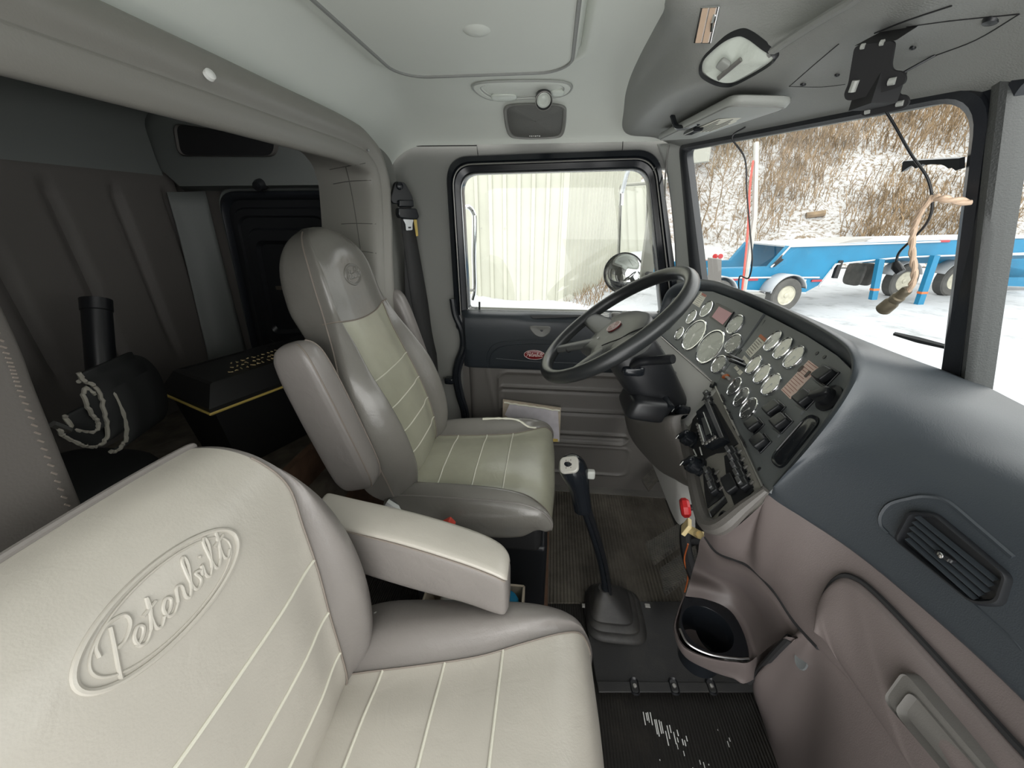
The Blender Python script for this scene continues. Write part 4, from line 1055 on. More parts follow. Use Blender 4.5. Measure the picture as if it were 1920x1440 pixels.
hpl = onlid([(1674, 1308), (1712, 1256), (1800, 1352), (1768, 1408)])
hn = (hpl[1] - hpl[0]).cross(hpl[2] - hpl[0]).normalized()
if hn.x > 0: hn = -hn
hp0 = centroid(hpl)
def hpt(px, py, off=0.0): return P(px, py, pl=(hp0, hn)) + hn * off
ho = roundpoly([hpt(1673, 1310), hpt(1713, 1255), hpt(1905, 1475), hpt(1868, 1535)], .010, 5)
hi_ = roundpoly([hpt(1697, 1333), hpt(1728, 1293), hpt(1900, 1490), hpt(1868, 1535)], .009, 5)
def off(ps, h): return [p + hn * h for p in ps]
pull = obj('pull_handle', MB().ringloft([off(ho, -.008), off(ho, .012), off(inset(ho, .985), .0145), off(inset(ho, .96), .012), off(hi_, .013), off(inset(hi_, .985), .016), off(inset(hi_, .96), .014), off(inset(hi_, .90), .006), off(inset(hi_, .55), .0045), off(inset(hi_, .02), .0045)]), M['pull_grey'], gl_)
# air vent on the passenger side
vo_px = [(1655, 985), (1652, 962), (1668, 945), (1700, 930), (1740, 925)]
vn = None
vpl = drape([(1700, 985), (1745, 945), (1870, 1075), (1820, 1120)], top_tree)
vc = centroid(vpl); vn = (vpl[1] - vpl[0]).cross(vpl[2] - vpl[0]).normalized()
if vn.x > 0: vn = -vn
def vpt(px, py, h=0.0): return P(px, py, pl=(vc, vn)) + vn * h
vt = thing('air_vent', 'black louvred air vent with a bright tab on the passenger dash', 'vent', vc)
vo = roundpoly([vpt(1688, 1012), vpt(1716, 962), vpt(1760, 966), vpt(1897, 1080), vpt(1880, 1130), vpt(1835, 1132)], [.006, .006, .006, .006, .006, .008], 6)
def offv(ps, h): return [p + vn * h for p in ps]
obj('vent_rim', MB().ringloft([offv(inset(vo, 1.08), -.006), offv(inset(vo, 1.06), .007), offv(inset(vo, 1.02), .010), offv(inset(vo, .97), .010), offv(inset(vo, .94), .007), offv(inset(vo, .92), .0015), offv(inset(vo, .02), .0015)]), M['black'], vt)
mb = MB(); 
A0, A1, B0, B1 = vpt(1715, 970), vpt(1700, 1005), vpt(1885, 1095), vpt(1850, 1135)
for k in range(5):
    f = (k + .5) / 5; a = vpt(1722, 958).lerp(vpt(1700, 1010), f); b = vpt(1890, 1092).lerp(vpt(1842, 1136), f)
    e0, e1 = (.06, .06)
    a2, b2 = a.lerp(b, .04 + .03 * abs(f - .5)), b.lerp(a, .03 + .05 * abs(f - .5))
    d = (b2 - a2).normalized(); s = d.cross(vn)
    mb.box((a2 + b2) / 2 + vn * .006, ((b2 - a2).length, .0055, .0012), (d, (s * .55 + vn * .83).normalized(), (s * .83 - vn * .55).normalized()))
obj('louvre', mb, M['dash_black'], vt)
t0 = vpt(1785, 1045, .010); d = (vpt(1800, 1055) - vpt(1770, 1036)).normalized()
tb = obj('vent_tab', MB().quadric(t0, (d, d.cross(vn), vn), (.008, .0025, .004), .4, 6), M['black'], vt)
obj('tab_mark', MB().lathe(t0 - d * .002 + vn * .004, vn, [(0, -.002), (.0025, -.001), (.0025, .0005), (.0016, .001), (0, .001)], 14, sx=1.3).box(t0 + d * .005 + vn * .004, (.001, .003, .001), (d, d.cross(vn), vn)), M['chrome'], vt)
# raised field around the vent, and a fine seam below it
mb = MB()
seamtube([(1665, 1000), (1652, 985), (1652, 965), (1668, 945), (1700, 935), (1735, 930), (1775, 940), (1830, 985), (1900, 1045)], top_tree, .0025, mbx=mb)
seamtube([(1665, 1000), (1720, 1045), (1800, 1110), (1890, 1190), (1918, 1222)], top_tree, .0012, mbx=mb)
obj('vent_field_edge', mb, M['dash_black'], db)

# ---- cup holder console
cc = thing('cup_holder', 'mauve cup holder console with black cup well under the dash', 'cup holder', P(1335, 1190, Z=.40))
r0 = [P(1316, 1008, X=.345), P(1345, 1040, X=.362), P(1400, 1062, X=.385), P(1450, 1110, X=.402), P(1488, 1168, X=.412), P(1500, 1188, X=.412)]
r1 = [P(1308, 1040, X=.352), P(1338, 1062, X=.366), P(1388, 1080, X=.388), P(1436, 1125, X=.405), P(1470, 1178, X=.415), P(1480, 1196, X=.415)]
r2 = [P(1300, 1066, X=.37), P(1335, 1080, X=.40), P(1380, 1098, X=.43), P(1418, 1138, X=.445), P(1444, 1186, X=.44), P(1452, 1206, X=.432)]
r3 = [P(1292, 1095, Z=.43), P(1330, 1105, Z=.425), P(1372, 1126, Z=.418), P(1400, 1165, Z=.41), P(1416, 1210, Z=.405), P(1420, 1232, Z=.402)]
r4 = [P(1285, 1118, Z=.405), P(1325, 1124, Z=.402), P(1362, 1142, Z=.400), P(1386, 1175, Z=.40), P(1402, 1222, Z=.400), P(1406, 1240, Z=.40)]
obj('back_wall', MB().grid(net([[p + V(.04, .01, .004) for p in r0], r0, r1, r2, r3, r4], 5, 5)), M['dash_mauve'], cc, ang=70)
l0 = [P(1286, 1112, Z=.404), P(1272, 1150, Z=.402), P(1268, 1180, Z=.401), P(1285, 1212, Z=.40), P(1330, 1232, Z=.40), P(1380, 1240, Z=.40), P(1408, 1240, Z=.40), P(1440, 1212, Z=.412), P(1478, 1190, X=.40)]
l1 = [p + V(-.006, -.006, .004) for p in l0]
l2 = [P(1284, 1120, Z=.385), P(1266, 1160, Z=.37), P(1264, 1190, Z=.365), P(1282, 1226, Z=.365), P(1330, 1250, Z=.36), P(1378, 1262, Z=.355), P(1404, 1272, Z=.35), P(1446, 1238, Z=.37), P(1490, 1196, X=.398)]
l3 = [P(1285, 1130, Z=.36), P(1272, 1170, Z=.34), P(1272, 1200, Z=.335), P(1292, 1234, Z=.33), P(1336, 1258, Z=.33), P(1376, 1272, Z=.33), P(1402, 1280, Z=.335), P(1452, 1240, Z=.36), P(1493, 1198, X=.40)]
l4 = [p + V(.05, .03, -.01) for p in l3]
obj('front_lip', MB().grid(net([l0, l1, l2, l3, l4], 5, 5)), M['dash_mauve'], cc, ang=70)
fl_ = [P(1290, 1112, Z=.404), P(1276, 1150, Z=.402), P(1274, 1180, Z=.401), P(1290, 1208, Z=.40), P(1330, 1228, Z=.40), P(1380, 1236, Z=.40), P(1404, 1236, Z=.40), P(1396, 1190, Z=.40), P(1370, 1145, Z=.40), P(1330, 1120, Z=.402)]
flc = cr(fl_, 4, True)
cw_ = P(1326, 1178, Z=.40); 
wl_ = []
for p in flc:
    d = (p - cw_); d.z = 0; wl_.append(cw_ + d.normalized() * .050)
for p in wl_: p.z = .401
obj('cup_well', MB().ringloft([flc, [V(p.x, p.y, .402) for p in inset(flc, .97)], wl_, [p + V(0, 0, -.004) for p in inset(wl_, .96)], [V(p.x, p.y, .30) for p in inset(wl_, .85)], [V(p.x, p.y, .298) for p in inset(wl_, .02)]]), M['black_gloss'], cc)
obj('well_trim', MB().tube([p + V(0, 0, .002) for p in cr([fl_[k] for k in (2, 3, 4, 5, 6)], 6)], .0022, 6), M['steel'], cc)
obj('gap_line', MB().tube([p + V(.004, .003, -.002) for p in cr(gap, 8)], .006, 8), M['black_matt'], cc)
obj('gap_line', MB().tube(cr([P(1480, 1196, X=.408), P(1455, 1222, X=.425), P(1425, 1256, X=.445), P(1404, 1278, X=.450)], 6), .006, 8), M['black_matt'], cc)

# ---- instrument panel
ip = thing('instrument_panel', 'black instrument panel crowded with chrome ringed gauges and switches', 'instrument panel', cen)
hinge_t, hinge_b = pan(1433, 590), pan(1333, 735)
fpx_L = [(1432, 588), (1380, 563), (1337, 547), (1290, 545), (1262, 560), (1238, 600), (1232, 621), (1322, 700), (1342, 722)]
fpx_R = [(1432, 588), (1513, 630), (1570, 667), (1596, 692), (1602, 714), (1592, 743), (1563, 790), (1513, 850), (1457, 910), (1443, 924), (1405, 955), (1440, 920), (1345, 722), (1342, 722)]
fpx_R = [(1432, 588), (1513, 630), (1570, 667), (1596, 692), (1602, 714), (1592, 743), (1563, 790), (1513, 850), (1457, 910), (1443, 924), (1437, 920), (1342, 722)]
mb = MB(); mb.prism([pan(a, b, .001, 'L') for a, b in fpx_L], -nL * .012); mb.prism([pan(a, b, .001, 'R') for a, b in fpx_R], -nR * .012)
obj('face_plate', mb, M['panel_face'], ip)
def gauge(px, py, r, face, ang_, side=None, dot=False):  # face picks a dial colour that has the glass reflection painted in
    n = nR if side == 'R' or (side is None and pn(px, py) is nR) else nL
    c = pan(px, py, .0, side); u, w, n = basis(n, V(0, 1, 0))
    g = obj('gauge', MB().lathe(c, n, [(r * .95, .001), (r * 1.0, .001), (r * 1.0, .0028), (r * .97, .0046), (r * .91, .005), (r * .86, .0036), (r * .85, .002)], 40, cap=False), M['chrome'], ip)
    obj('gauge_face', MB().lathe(c, n, [(r * .86, .0015), (r * .4, .0016), (0, .0016)], 40), M[face], g)
    a = math.radians(ang_); d = w * math.cos(a) + u * math.sin(a); s = n.cross(d)
    mb = MB().prism([c + n * .0022 - d * (r * .12) + s * (r * .035), c + n * .0022 - d * (r * .12) - s * (r * .035), c + n * .0022 + d * (r * .58)], n * .0006)
    mb.lathe(c + n * .0018, n, [(0, 0), (r * .10, 0), (r * .08, .0014), (0, .0014)], 12)
    for k in range(11):
        b = math.radians(-130 + 26 * k); e = w * math.cos(b) + u * math.sin(b)
        mb.box(c + n * .0022 + e * (r * .70), (r * .12, r * .018, .0006), (e, n.cross(e), n))
    obj('gauge_needle', mb, M['needle'] if face != 'cream' else M['gauge_grey'], g)
    obj('gauge_glass', MB().lathe(c, n, [(r * .86, .0034), (r * .4, .0036), (0, .0037)], 32), M['gauge_glass'], g)
    return g
for a in ((1302, 629, .052, 'gauge_grey', -20), (1332, 651, .053, 'gauge_grey', -95)): gauge(*a)
for a in ((1326, 580, .027, 'gauge_grey', 30), (1298, 595, .024, 'gauge_grey', 40), (1275, 626, .0235, 'gauge_grey', 30), (1380, 609, .028, 'gauge_grey', 45), (1376, 645, .028, 'gauge_dark', 60), (1349, 684, .0265, 'gauge_dark', -60)): gauge(*a)
for a in ((1451, 640, .0255, 'gauge_grey', 20), (1470, 654, .0255, 'cream', 20), (1491, 671, .0255, 'cream', 20), (1415, 685, .0245, 'cream', 20), (1431, 702, .0245, 'cream', 20), (1448, 722, .0255, 'cream', 20), (1379, 726, .0245, 'gauge_dark', 100), (1392, 746, .0245, 'gauge_dark', 20), (1406, 767, .0255, 'gauge_dark', 30)): gauge(*a, side='R')
def quad(pxs, off, th, side, m, name, parent=ip):
    n = nR if side == 'R' else nL
    return obj(name, MB().prism([pan(a, b, off, side) for a, b in pxs], n * th), M[m] if isinstance(m, str) else m, parent)
def plate_lines(pxs, k, off, side, m, name, parent, m0=.12, m1=.88, along=True, r=.0004):
    """rows of print on a plate whose corners are pxs (long side first)"""
    a, b, c, d = [pan(x, y, off, side) for x, y in pxs]; mb = MB()
    for i in range(k):
        f = (i + .5) / k; p, q = a.lerp(b, f), d.lerp(c, f)
        s = p.lerp(q, m0); e = p.lerp(q, m1 - .18 * ((i * 7) % 3) / 2)
        mb.tube([s, e], r, 4)
    return obj(name, mb, M[m], parent)
# lcd window
quad([(1346, 569), (1378, 586), (1361, 614), (1332, 596)], .001, .004, 'L', 'black', 'display_bezel')
quad([(1351, 576), (1375.5, 589), (1358, 610.5), (1337.5, 595.5)], .0052, .0006, 'L', 'pink', 'display')
q = [(1315, 548), (1326, 554), (1312, 577), (1299, 569)]; l = quad(q, .001, .0008, 'L', 'label_cream', 'warning_label'); plate_lines([q[0], q[3], q[2], q[1]], 7, .0022, 'L', 'ink', 'label_print', l)
quad([(1318, 549.5), (1326, 554), (1323.5, 558), (1316, 553.5)], .002, .0006, 'L', 'ink_red', 'label_stripe', l)
q = [(1426, 630), (1438, 641), (1408, 671), (1399, 660)]; l = quad(q, .001, .0008, 'R', 'label_cream', 'shift_label'); plate_lines([q[0], q[3], q[2], q[1]], 8, .0022, 'R', 'ink', 'label_print', l, r=.0006)
quad([(1428, 627), (1441, 638), (1436.5, 643), (1423.5, 632)], .002, .0006, 'R', 'orange', 'label_stripe', l)
q = [(1518, 676), (1537, 690), (1483, 749), (1466, 732)]; l = quad(q, .001, .0010, 'R', 'label_pink', 'brake_label'); plate_lines([q[0], q[3], q[2], q[1]], 13, .0025, 'R', 'ink_red', 'label_print', l, .08, .95, r=.0004)
mb = MB()
for a, b in ((1504, 693), (1517, 703)): mb.quadric(pan(a, b, .003, 'R'), basis(nR), (.004, .0065, .001), .5, 5)
obj('label_symbol', mb, M['ink'], l)
# vents at the far end
for pxs in ([(1277, 574), (1281, 580), (1253, 620), (1246, 612)], [(1302, 550), (1305, 556), (1286, 569), (1281, 566)]):
    o = roundpoly([pan(a, b, .001, 'L') for a, b in pxs], .012, 4)
    v_ = obj('side_vent', MB().ringloft([o, [p + nL * .004 for p in o], [p + nL * .004 for p in inset(o, .88)], [p + nL * .0005 for p in inset(o, .84)], [p + nL * .0005 for p in inset(o, .02)]]), M['black'], ip)
    a, b, c, d = [pan(x, y, .002, 'L') for x, y in pxs]; mb = MB()
    for k in range(3): mb.tube([a.lerp(b, (k + .5) / 3).lerp(d.lerp(c, (k + .5) / 3), .1), a.lerp(b, (k + .5) / 3).lerp(d.lerp(c, (k + .5) / 3), .9)], .0012, 4)
    obj('vent_slat', mb, M['panel_face'], v_)
# joint between the two faces, slots, screws, lamps
mb = MB()
for a, b in (((1436, 601), (1428, 614)), ((1424, 618), (1416, 630)), ((1408, 640), (1402, 648)), ((1392, 656), (1386, 664)), ((1348, 718), (1341, 722))): mb.tube([pan(*a, .0008, 'L'), pan(*b, .0008, 'L')], .0016, 5)
obj('joint_slot', mb, M['black_matt'], ip)
# little black levers with cream plates at the joint
for k, (a, b) in enumerate(((1394, 678), (1399, 687))):
    c = pan(a, b, .0, 'R'); t = pan(a - 18, b - 6, .016, 'R'); obj('toggle_lever', MB().tube([c, c.lerp(t, .4) + nR * .004, t], [.004, .0045, .0055], 8), M['black_gloss'], ip)
for q in ([(1397, 667), (1402, 672), (1398, 678), (1393, 673)], [(1403, 673), (1408, 678), (1402, 684), (1398, 679)], [(1382, 686), (1387, 692), (1383, 696), (1377, 690)], [(1389, 693), (1394, 698), (1388, 704), (1383, 699)]): quad(q, .001, .001, 'R', 'label_cream', 'lever_plate')
obj('orange_lamp', MB().quadric(pan(1363, 707, .004, 'R'), (basis(nR)[1] * -.5 + basis(nR)[0] * -.85, basis(nR)[0] * .5 - basis(nR)[1] * .85, nR), (.012, .005, .004), .5, 6), M['orange'], ip)
obj('lamp_socket', MB().tube([pan(1356, 702, .003, 'R'), pan(1370, 712, .004, 'R')], .004, 8), M['dull_metal'], ip)
mb = MB()
for a, b in ((1533, 663), (1547, 670), (1430, 912), (1425, 880)): mb.lathe(pan(a, b, 0, 'R'), nR, [(0, 0), (.004, .0), (.0035, .002), (0, .002)], 12)
obj('screw', mb, M['black'], ip)
# rocker switches with dust, pushers and a knob
def rocker(px, py, sx=.017, sy=.015, plate=None, tilt=0.25, side='R', parent=ip, m='black'):
    n = nR if side == 'R' else nL; u, w, n = basis(n); c = pan(px, py, .006, side)
    r = obj('rocker_switch', MB().box(pan(px, py, .001, side), (sx * 2.25, sy * 2.3, .006), (u, w, n)), M['black_gloss'], parent, bev=.0015)
    obj('rocker_button', MB().quadric(c + n * .004, (u, (w + n * tilt).normalized(), (n - w * tilt).normalized()), (sx, sy, .0065), .28, 6), M[m], r)
    return r
for a, b in ((1554, 707), (1516, 751), (1471, 795), (1420, 800), (1432, 832)): rocker(a, b, .0145, .0125)
rocker(1457, 770, .0145, .014)
for q in ([(1527, 714), (1546, 729), (1541, 735), (1522, 722)], [(1494, 762), (1510, 772), (1504, 779), (1488, 768)], [(1451, 805), (1465, 816), (1461, 822), (1447, 812)], [(1406, 803), (1417, 815), (1411, 822), (1400, 808)]): quad(q, .001, .003, 'R', 'panel_face', 'switch_plate')
u, w, n = basis(nR)
obj('headlamp_knob', MB().lathe(pan(1557, 748, 0, 'R'), nR, [(0, 0), (.022, 0), (.022, .004), (.015, .006), (.014, .016), (.011, .018), (0, .018)], 24).quadric(pan(1557, 748, .018, 'R'), ((u + w * .8).normalized(), (w - u * .8).normalized(), nR), (.017, .006, .006), .4, 6), M['black'], ip)
# long hollow with a grip
o = roundpoly([pan(a, b, .001, 'R') for a, b in ((1446, 861), (1520, 777), (1543, 789), (1467, 883))], .018, 8)
obj('ash_slot', MB().ringloft([[p + nR * .0 for p in inset(o, 1.04)], [p + nR * .003 for p in inset(o, 1.03)], [p + nR * .003 for p in o], [p + nR * .0016 for p in inset(o, .95)], [p + nR * .0014 for p in inset(o, .90)], [p + nR * .003 for p in inset(o, .80)], [p + nR * .0036 for p in inset(o, .5)], [p + nR * .0036 for p in inset(o, .02)]]), M['black_gloss'], ip)

# ---- centre control stack
sc_c = pan(1350, 850, 0, 'R')
cs = thing('control_stack', 'grey centre control stack with radio, round knobs and rows of rocker switches', 'control panel', sc_c)
fp = [(1342, 723), (1436, 918), (1405, 950), (1368, 980), (1346, 988), (1329, 975), (1314, 926), (1301, 868), (1291, 825), (1286, 803)]
obj('face_plate', MB().prism([pan(a, b, .003, 'R') for a, b in fp], -nR * .015), M['stack_face'], cs)
obj('edge_trim', MB().tube([pan(a, b, .004, 'R') for a, b in ((1344, 726), (1392, 826), (1434, 916))], .0022, 6), M['dull_metal'], cs)
obj('edge_trim', MB().tube(cr([pan(a, b, .005, 'R') for a, b in ((1288, 806), (1300, 865), (1313, 925), (1328, 972), (1346, 985), (1368, 977), (1405, 948), (1434, 918))], 5), .0016, 6), M['black_matt'], cs)
blk = [(1324, 744), (1345, 760), (1388, 834), (1362, 850), (1346, 852), (1332, 858), (1318, 868), (1308, 878), (1300, 840), (1296, 815), (1304, 780)]
obj('recess_plate', MB().prism([pan(a, b, .0035, 'R') for a, b in blk], nR * .002), M['black_matt'], cs)
def sp(px, py, h=0.0): return pan(px, py, h, 'R')
# radio
rq = [(1342, 764), (1375, 832), (1340, 848), (1322, 782)]
rd = obj('radio', MB().prism([sp(a, b, .004) for a, b in rq], nR * .022), M['black_gloss'], cs, bev=.002)
obj('radio_edge', MB().prism([sp(1341, 764, .027), sp(1349, 765, .027), sp(1380, 832, .027), sp(1374, 834, .027)], nR * .003), M['steel'], rd)
obj('radio_display', MB().prism([sp(1335, 795, .027), sp(1345, 793, .027), sp(1357, 822, .027), sp(1345, 828, .027)], nR * .001), M['gauge_dark'], rd)
mb = MB()
for k in range(7): mb.quadric(sp(1327 + 2.1 * k, 807 + 6 * k, .028), basis(nR), (.004, .0032, .002), .5, 4)
for k in range(4): mb.quadric(sp(1347 + 5.5 * k, 843 - 3.6 * k, .028), basis(nR), (.004, .0032, .002), .5, 4)
obj('radio_button', mb, M['dull_metal'], rd)
obj('radio_trim', MB().tube([sp(1331, 808, .028), sp(1342, 840, .028)], .0018, 5).tube([sp(1339, 784, .028), sp(1357, 828, .028)], .0012, 5), M['steel'], rd)
# small switches above the radio
for k in range(3):
    rocker(1332 + 2.5 * k, 742 + 9 * k, .011, .007, parent=cs)
    obj('switch_cap', MB().box(sp(1334 + 2.5 * k, 739 + 9 * k, .016), (.012, .004, .003), basis(nR)), M['steel'], cs)
# round knobs down the left side
for a, b, r in ((1291, 778, .019), (1303, 829, .020), (1315, 880, .020)):
    c = sp(a, b, .004); u, w, n = basis(nR)
    k = obj('climate_knob', MB().lathe(c, nR, [(0, 0), (r * 1.15, 0), (r * 1.15, .006), (r, .008), (r * .9, .026), (r * .7, .030), (0, .030)], 24), M['black_gloss'], cs)
    obj('knob_grip', MB().quadric(c + nR * .031, ((u * .7 + w).normalized(), (w * .7 - u).normalized(), nR), (r * .95, .0045, .006), .5, 6), M['black_gloss'], k)
    obj('knob_mark', MB().tube([c + nR * .037 + w * (r * .2), c + nR * .037 + w * (r * .8)], .0009, 4), M['needle'], k)
for a, b, c_, d in ((1306, 846, 1312, 858), (1308, 858, 1318, 866), (1318, 842, 1322, 856), (1313, 788, 1322, 780), (1322, 776, 1332, 770)): obj('dial_mark', MB().tube([sp(a, b, .008), sp(c_, d, .008)], .0016, 5), M['white'], cs)
# rows of rockers
for k in range(5):
    a, b = 1382 + 5.6 * k, 853 + 14.8 * k
    r_ = rocker(a, b, .014, .008, parent=cs)
    obj('switch_cap', MB().box(sp(a - 3, b - 3, .018), (.018, .006, .003), basis(nR)), M['steel'], r_)
    obj('switch_lamp', MB().box(sp(a + 9, b - 3, .006), (.004, .012, .003), basis(nR)), M['dull_metal'], r_)
for k in range(3):
    a, b = 1338 + 4.5 * k, 892 + 14.6 * k
    r_ = rocker(a, b, .014, .008, parent=cs)
    obj('switch_cap', MB().box(sp(a - 1, b - 4, .018), (.018, .006, .003), basis(nR)), M['steel'], r_)
    obj('switch_lamp', MB().box(sp(a + 11, b - 4, .006), (.004, .012, .003), basis(nR)), M['dull_metal'], r_)
r_ = rocker(1378, 912, .022, .012, parent=cs)
quad([(1322, 888), (1342, 880), (1362, 932), (1331, 955), (1326, 930)], .0035, .002, 'R', 'black', 'recess_plate', cs)
quad([(1362, 858), (1380, 846), (1418, 922), (1384, 956), (1369, 915)], .0035, .002, 'R', 'black', 'recess_plate', cs)
quad([(1336, 962), (1364, 935), (1368, 944), (1340, 972)], .004, .0015, 'R', 'black', 'blank_slot', cs)
obj('slot_edge', MB().tube([sp(1335, 963, .006), sp(1364, 934, .006)], .0012, 4).tube([sp(1335, 963, .006), sp(1339, 973, .006)], .0012, 4), M['steel'], cs)
obj('socket', MB().lathe(sp(1361, 971, .003), nR, [(0, 0), (.010, 0), (.010, .005), (.006, .006), (.005, .002), (0, .002)], 16), M['black'], cs)
mb = MB()
for a, b, c_, d in ((1355, 742, 1361, 753), (1359, 757, 1362, 762), (1366, 770, 1371, 775), (1371, 779, 1376, 788), (1379, 801, 1383, 808), (1390, 820, 1398, 832), (1398, 834, 1401, 840)): mb.tube([sp(a, b, .004), sp(c_, d, .004)], .0024, 5)
obj('slot', mb, M['black_matt'], cs)
obj('corner_knob', MB().lathe(sp(1341, 724, .0), nR, [(0, 0), (.008, 0), (.009, .01), (0, .012)], 12), M['black'], cs)

# ---- knee panel under the gauges, and the big grey lower cover
kp = []
for y, pts in ((1.44, ((.390, .812), (.372, .74), (.36, .66), (.36, .56), (.38, .46))), (1.36, ((.392, .811), (.368, .74), (.352, .66), (.348, .54), (.37, .42))), (1.2, ((.405, .809), (.372, .735), (.352, .655), (.352, .54), (.38, .40))), (1.02, ((.422, .806), (.382, .735), (.356, .66), (.36, .54), (.39, .38))), (.93, ((.428, .803), (.390, .735), (.360, .67), (.366, .55), (.40, .36))), (.888, ((.420, .800), (.385, .735), (.362, .675), (.375, .56), (.41, .36))), (.875, ((.45, .79), (.42, .73), (.40, .67), (.41, .56), (.45, .36)))):
    kp.append([V(x, y, z) for x, z in pts])
kmb2 = MB().grid(net(kp, 5, 5)); kt2 = kmb2.bvh()
obj('knee_panel', kmb2, M['knee_grey'], db, ang=70)
for pxs in ([(1262, 660), (1268, 652), (1308, 692), (1300, 700)], [(1243, 690), (1252, 684), (1270, 700), (1262, 712)]):
    o = drape(pxs, kt2, .0005)
    if len(o) == 4:
        nn = V(-.8, 0, .5).normalized(); o = roundpoly(o, .008, 4)
        obj('storage_slot', MB().ringloft([[p + nn * .003 for p in inset(o, 1.1)], [p + nn * .004 for p in o], [p + nn * .001 for p in inset(o, .92)], [p + nn * .001 for p in inset(o, .02)]]), M['panel_face'], db)
mb = MB(); seamtube([(1240, 632), (1285, 672), (1335, 716)], kt2, .0022, mbx=mb); obj('knee_edge', mb, M['dull_metal'], db)
o = drape([(1228, 642), (1240, 650), (1232, 662), (1222, 655)], kt2, .002)
if len(o) == 4: obj('key_switch', MB().prism(o, V(-.006, 0, .004)), M['black'], db)
# lower column cover, sweeping down to the pedals
lc = []
for a, m, b in (((1168, 752, .30), (1180, 815, .33), (1222, 868, .36)), ((1190, 790, .30), (1215, 835, .335), (1250, 890, .37)), ((1240, 790, .31), (1262, 850, .345), (1285, 905, .37)), ((1276, 788, .345), (1292, 860, .365), (1305, 925, .385))):
    lc.append([P(a[0], a[1], X=a[2]) + V(.02, 0, .02), P(a[0], a[1], X=a[2]), P(m[0], m[1], X=m[2]), P(b[0], b[1], X=b[2]), P(b[0], b[1], X=b[2]) + V(.06, .01, -.04)])
lc.insert(0, [p + V(.05, .03, -.01) for p in lc[0]])
obj('column_cover', MB().grid(net(lc, 5, 5)), M['door_grey'], db, ang=70)
# ================================================================ steering wheel and column
wc = V(.165, 1.0, .935); an = V(-.61, 0, .79).normalized()          # axis towards the driver
f_ = V(.79, 0, .61).normalized(); l_ = V(0, 1, 0)                   # forward and left in the plane of the rim
def wp(a, r, h=0.0):
    """angle from forward, counter-clockwise seen by the driver"""
    return wc + f_ * (math.cos(a) * r) + l_ * (math.sin(a) * r) + an * h
sw_ = thing('steering_wheel', 'large black four spoke steering wheel with a red badge on its hub', 'steering wheel', wc)
RW = .215
rim = []
G = []
for a in np.linspace(0, 2 * math.pi, 96, endpoint=False):
    u = (wp(a, 1) - wc).normalized()
    G.append([wc + u * (RW + .0165 * math.cos(t)) + an * (.0185 * math.sin(t)) for t in np.linspace(0, 2 * math.pi, 16, endpoint=False)])
G.append(G[0]); obj('rim', MB().grid(G, wrap=True), M['wheel_black'], sw_)
def plate(pts, th, base):
    """soft-edged plate in the wheel plane; pts are (forward, left)"""
    o = cr([(a, b, 0) for a, b in pts], 5, True)
    ps_ = [wc + f_ * p.x + l_ * p.y for p in o]
    return MB().ringloft([[p + an * (base - th) for p in inset(ps_, .9)], [p + an * (base - th * .5) for p in ps_], [p + an * (base - th * .15) for p in inset(ps_, .99)], [p + an * base for p in inset(ps_, .93)], [p + an * (base + .003) for p in inset(ps_, .6)], [p + an * (base + .004) for p in inset(ps_, .02)]])
hub = obj('hub_pad', plate([(a * math.cos(.12) - b * math.sin(.12), a * math.sin(.12) + b * math.cos(.12)) for a, b in ((.085, .035), (.088, -.035), (.06, -.10), (.02, -.135), (-.035, -.11), (-.065, -.085), (-.11, -.075), (-.085, 0), (-.11, .075), (-.065, .085), (-.035, .11), (.02, .135), (.06, .10))], .045, -.022), M['hub_grey'], sw_, ang=70)
def spoke(a, r0, r1, w0, w1, h0, h1):
    d = (wp(a, 1) - wc).normalized(); s = an.cross(d); rows = []
    for k in np.linspace(0, 1, 8):
        c = wc + d * (r0 + (r1 - r0) * k) + an * (h0 + (h1 - h0) * k); w_ = w0 + (w1 - w0) * (k if k < .7 else .7 + (k - .7) * 2.2)
        rows.append([c + s * (w_ * math.cos(t)) + an * (.010 * math.sin(t)) for t in np.linspace(0, 2 * math.pi, 14, endpoint=False)])
    return MB().grid(rows, wrap=True, cap0=True, cap1=True)
for a, w0 in ((105, .036), (269, .036), (150, .021), (225, .021)):
    s_ = obj('spoke', spoke(math.radians(a), .075, .205, w0, w0 * .75, -.030, -.004), M['hub_grey'], sw_, ang=70)
    d = (wp(math.radians(a), 1) - wc).normalized(); q = wc + d * .165 + an * (-.0145)
    if w0 < .03: obj('spoke_joint', MB().tube([q + an.cross(d) * (w0 * .9 * math.cos(t)) + an * (.0105 * math.sin(t)) for t in np.linspace(0, 2 * math.pi, 18, endpoint=False)], .0014, 5, closed=True), M['black_matt'], s_)
bc = wc + an * (-.018) + f_ * .0 + l_ * .02
b_ = obj('hub_badge', MB().lathe(bc, an, [(0, 0), (.021, 0), (.021, .004), (.018, .005), (0, .005)], 28), M['badge_red'], hub)
obj('badge_ring', MB().tube([bc + an * .0045 + f_ * (.0205 * math.cos(t)) + l_ * (.0205 * math.sin(t)) for t in np.linspace(0, 2 * math.pi, 30, endpoint=False)], .0018, 5, closed=True), M['badge_text'], hub)
mb = MB()
for st in SCRIPT: mb.tube([bc + an * .0055 - l_ * (a * .030) + f_ * (b * .014) for a, b in st], .0011, 4)
obj('badge_script', mb, M['badge_text'], hub)
mb = MB(); h0 = bc - f_ * .055 + an * .001
for k in (-1, 0, 1): mb.tube([h0 + l_ * (.004 * k), h0 + l_ * (.004 * k) + f_ * (.008 - .002 * abs(k))], .0008, 4)
obj('horn_mark', mb, M['white'], hub)
obj('pad_seam', MB().tube(cr([wc + f_ * a + l_ * b + an * -.019 for a, b in ((.06, -.105), (.03, -.085), (0, -.08), (-.03, -.06), (-.05, -.05))], 5), .0018, 5), M['black_matt'], hub)

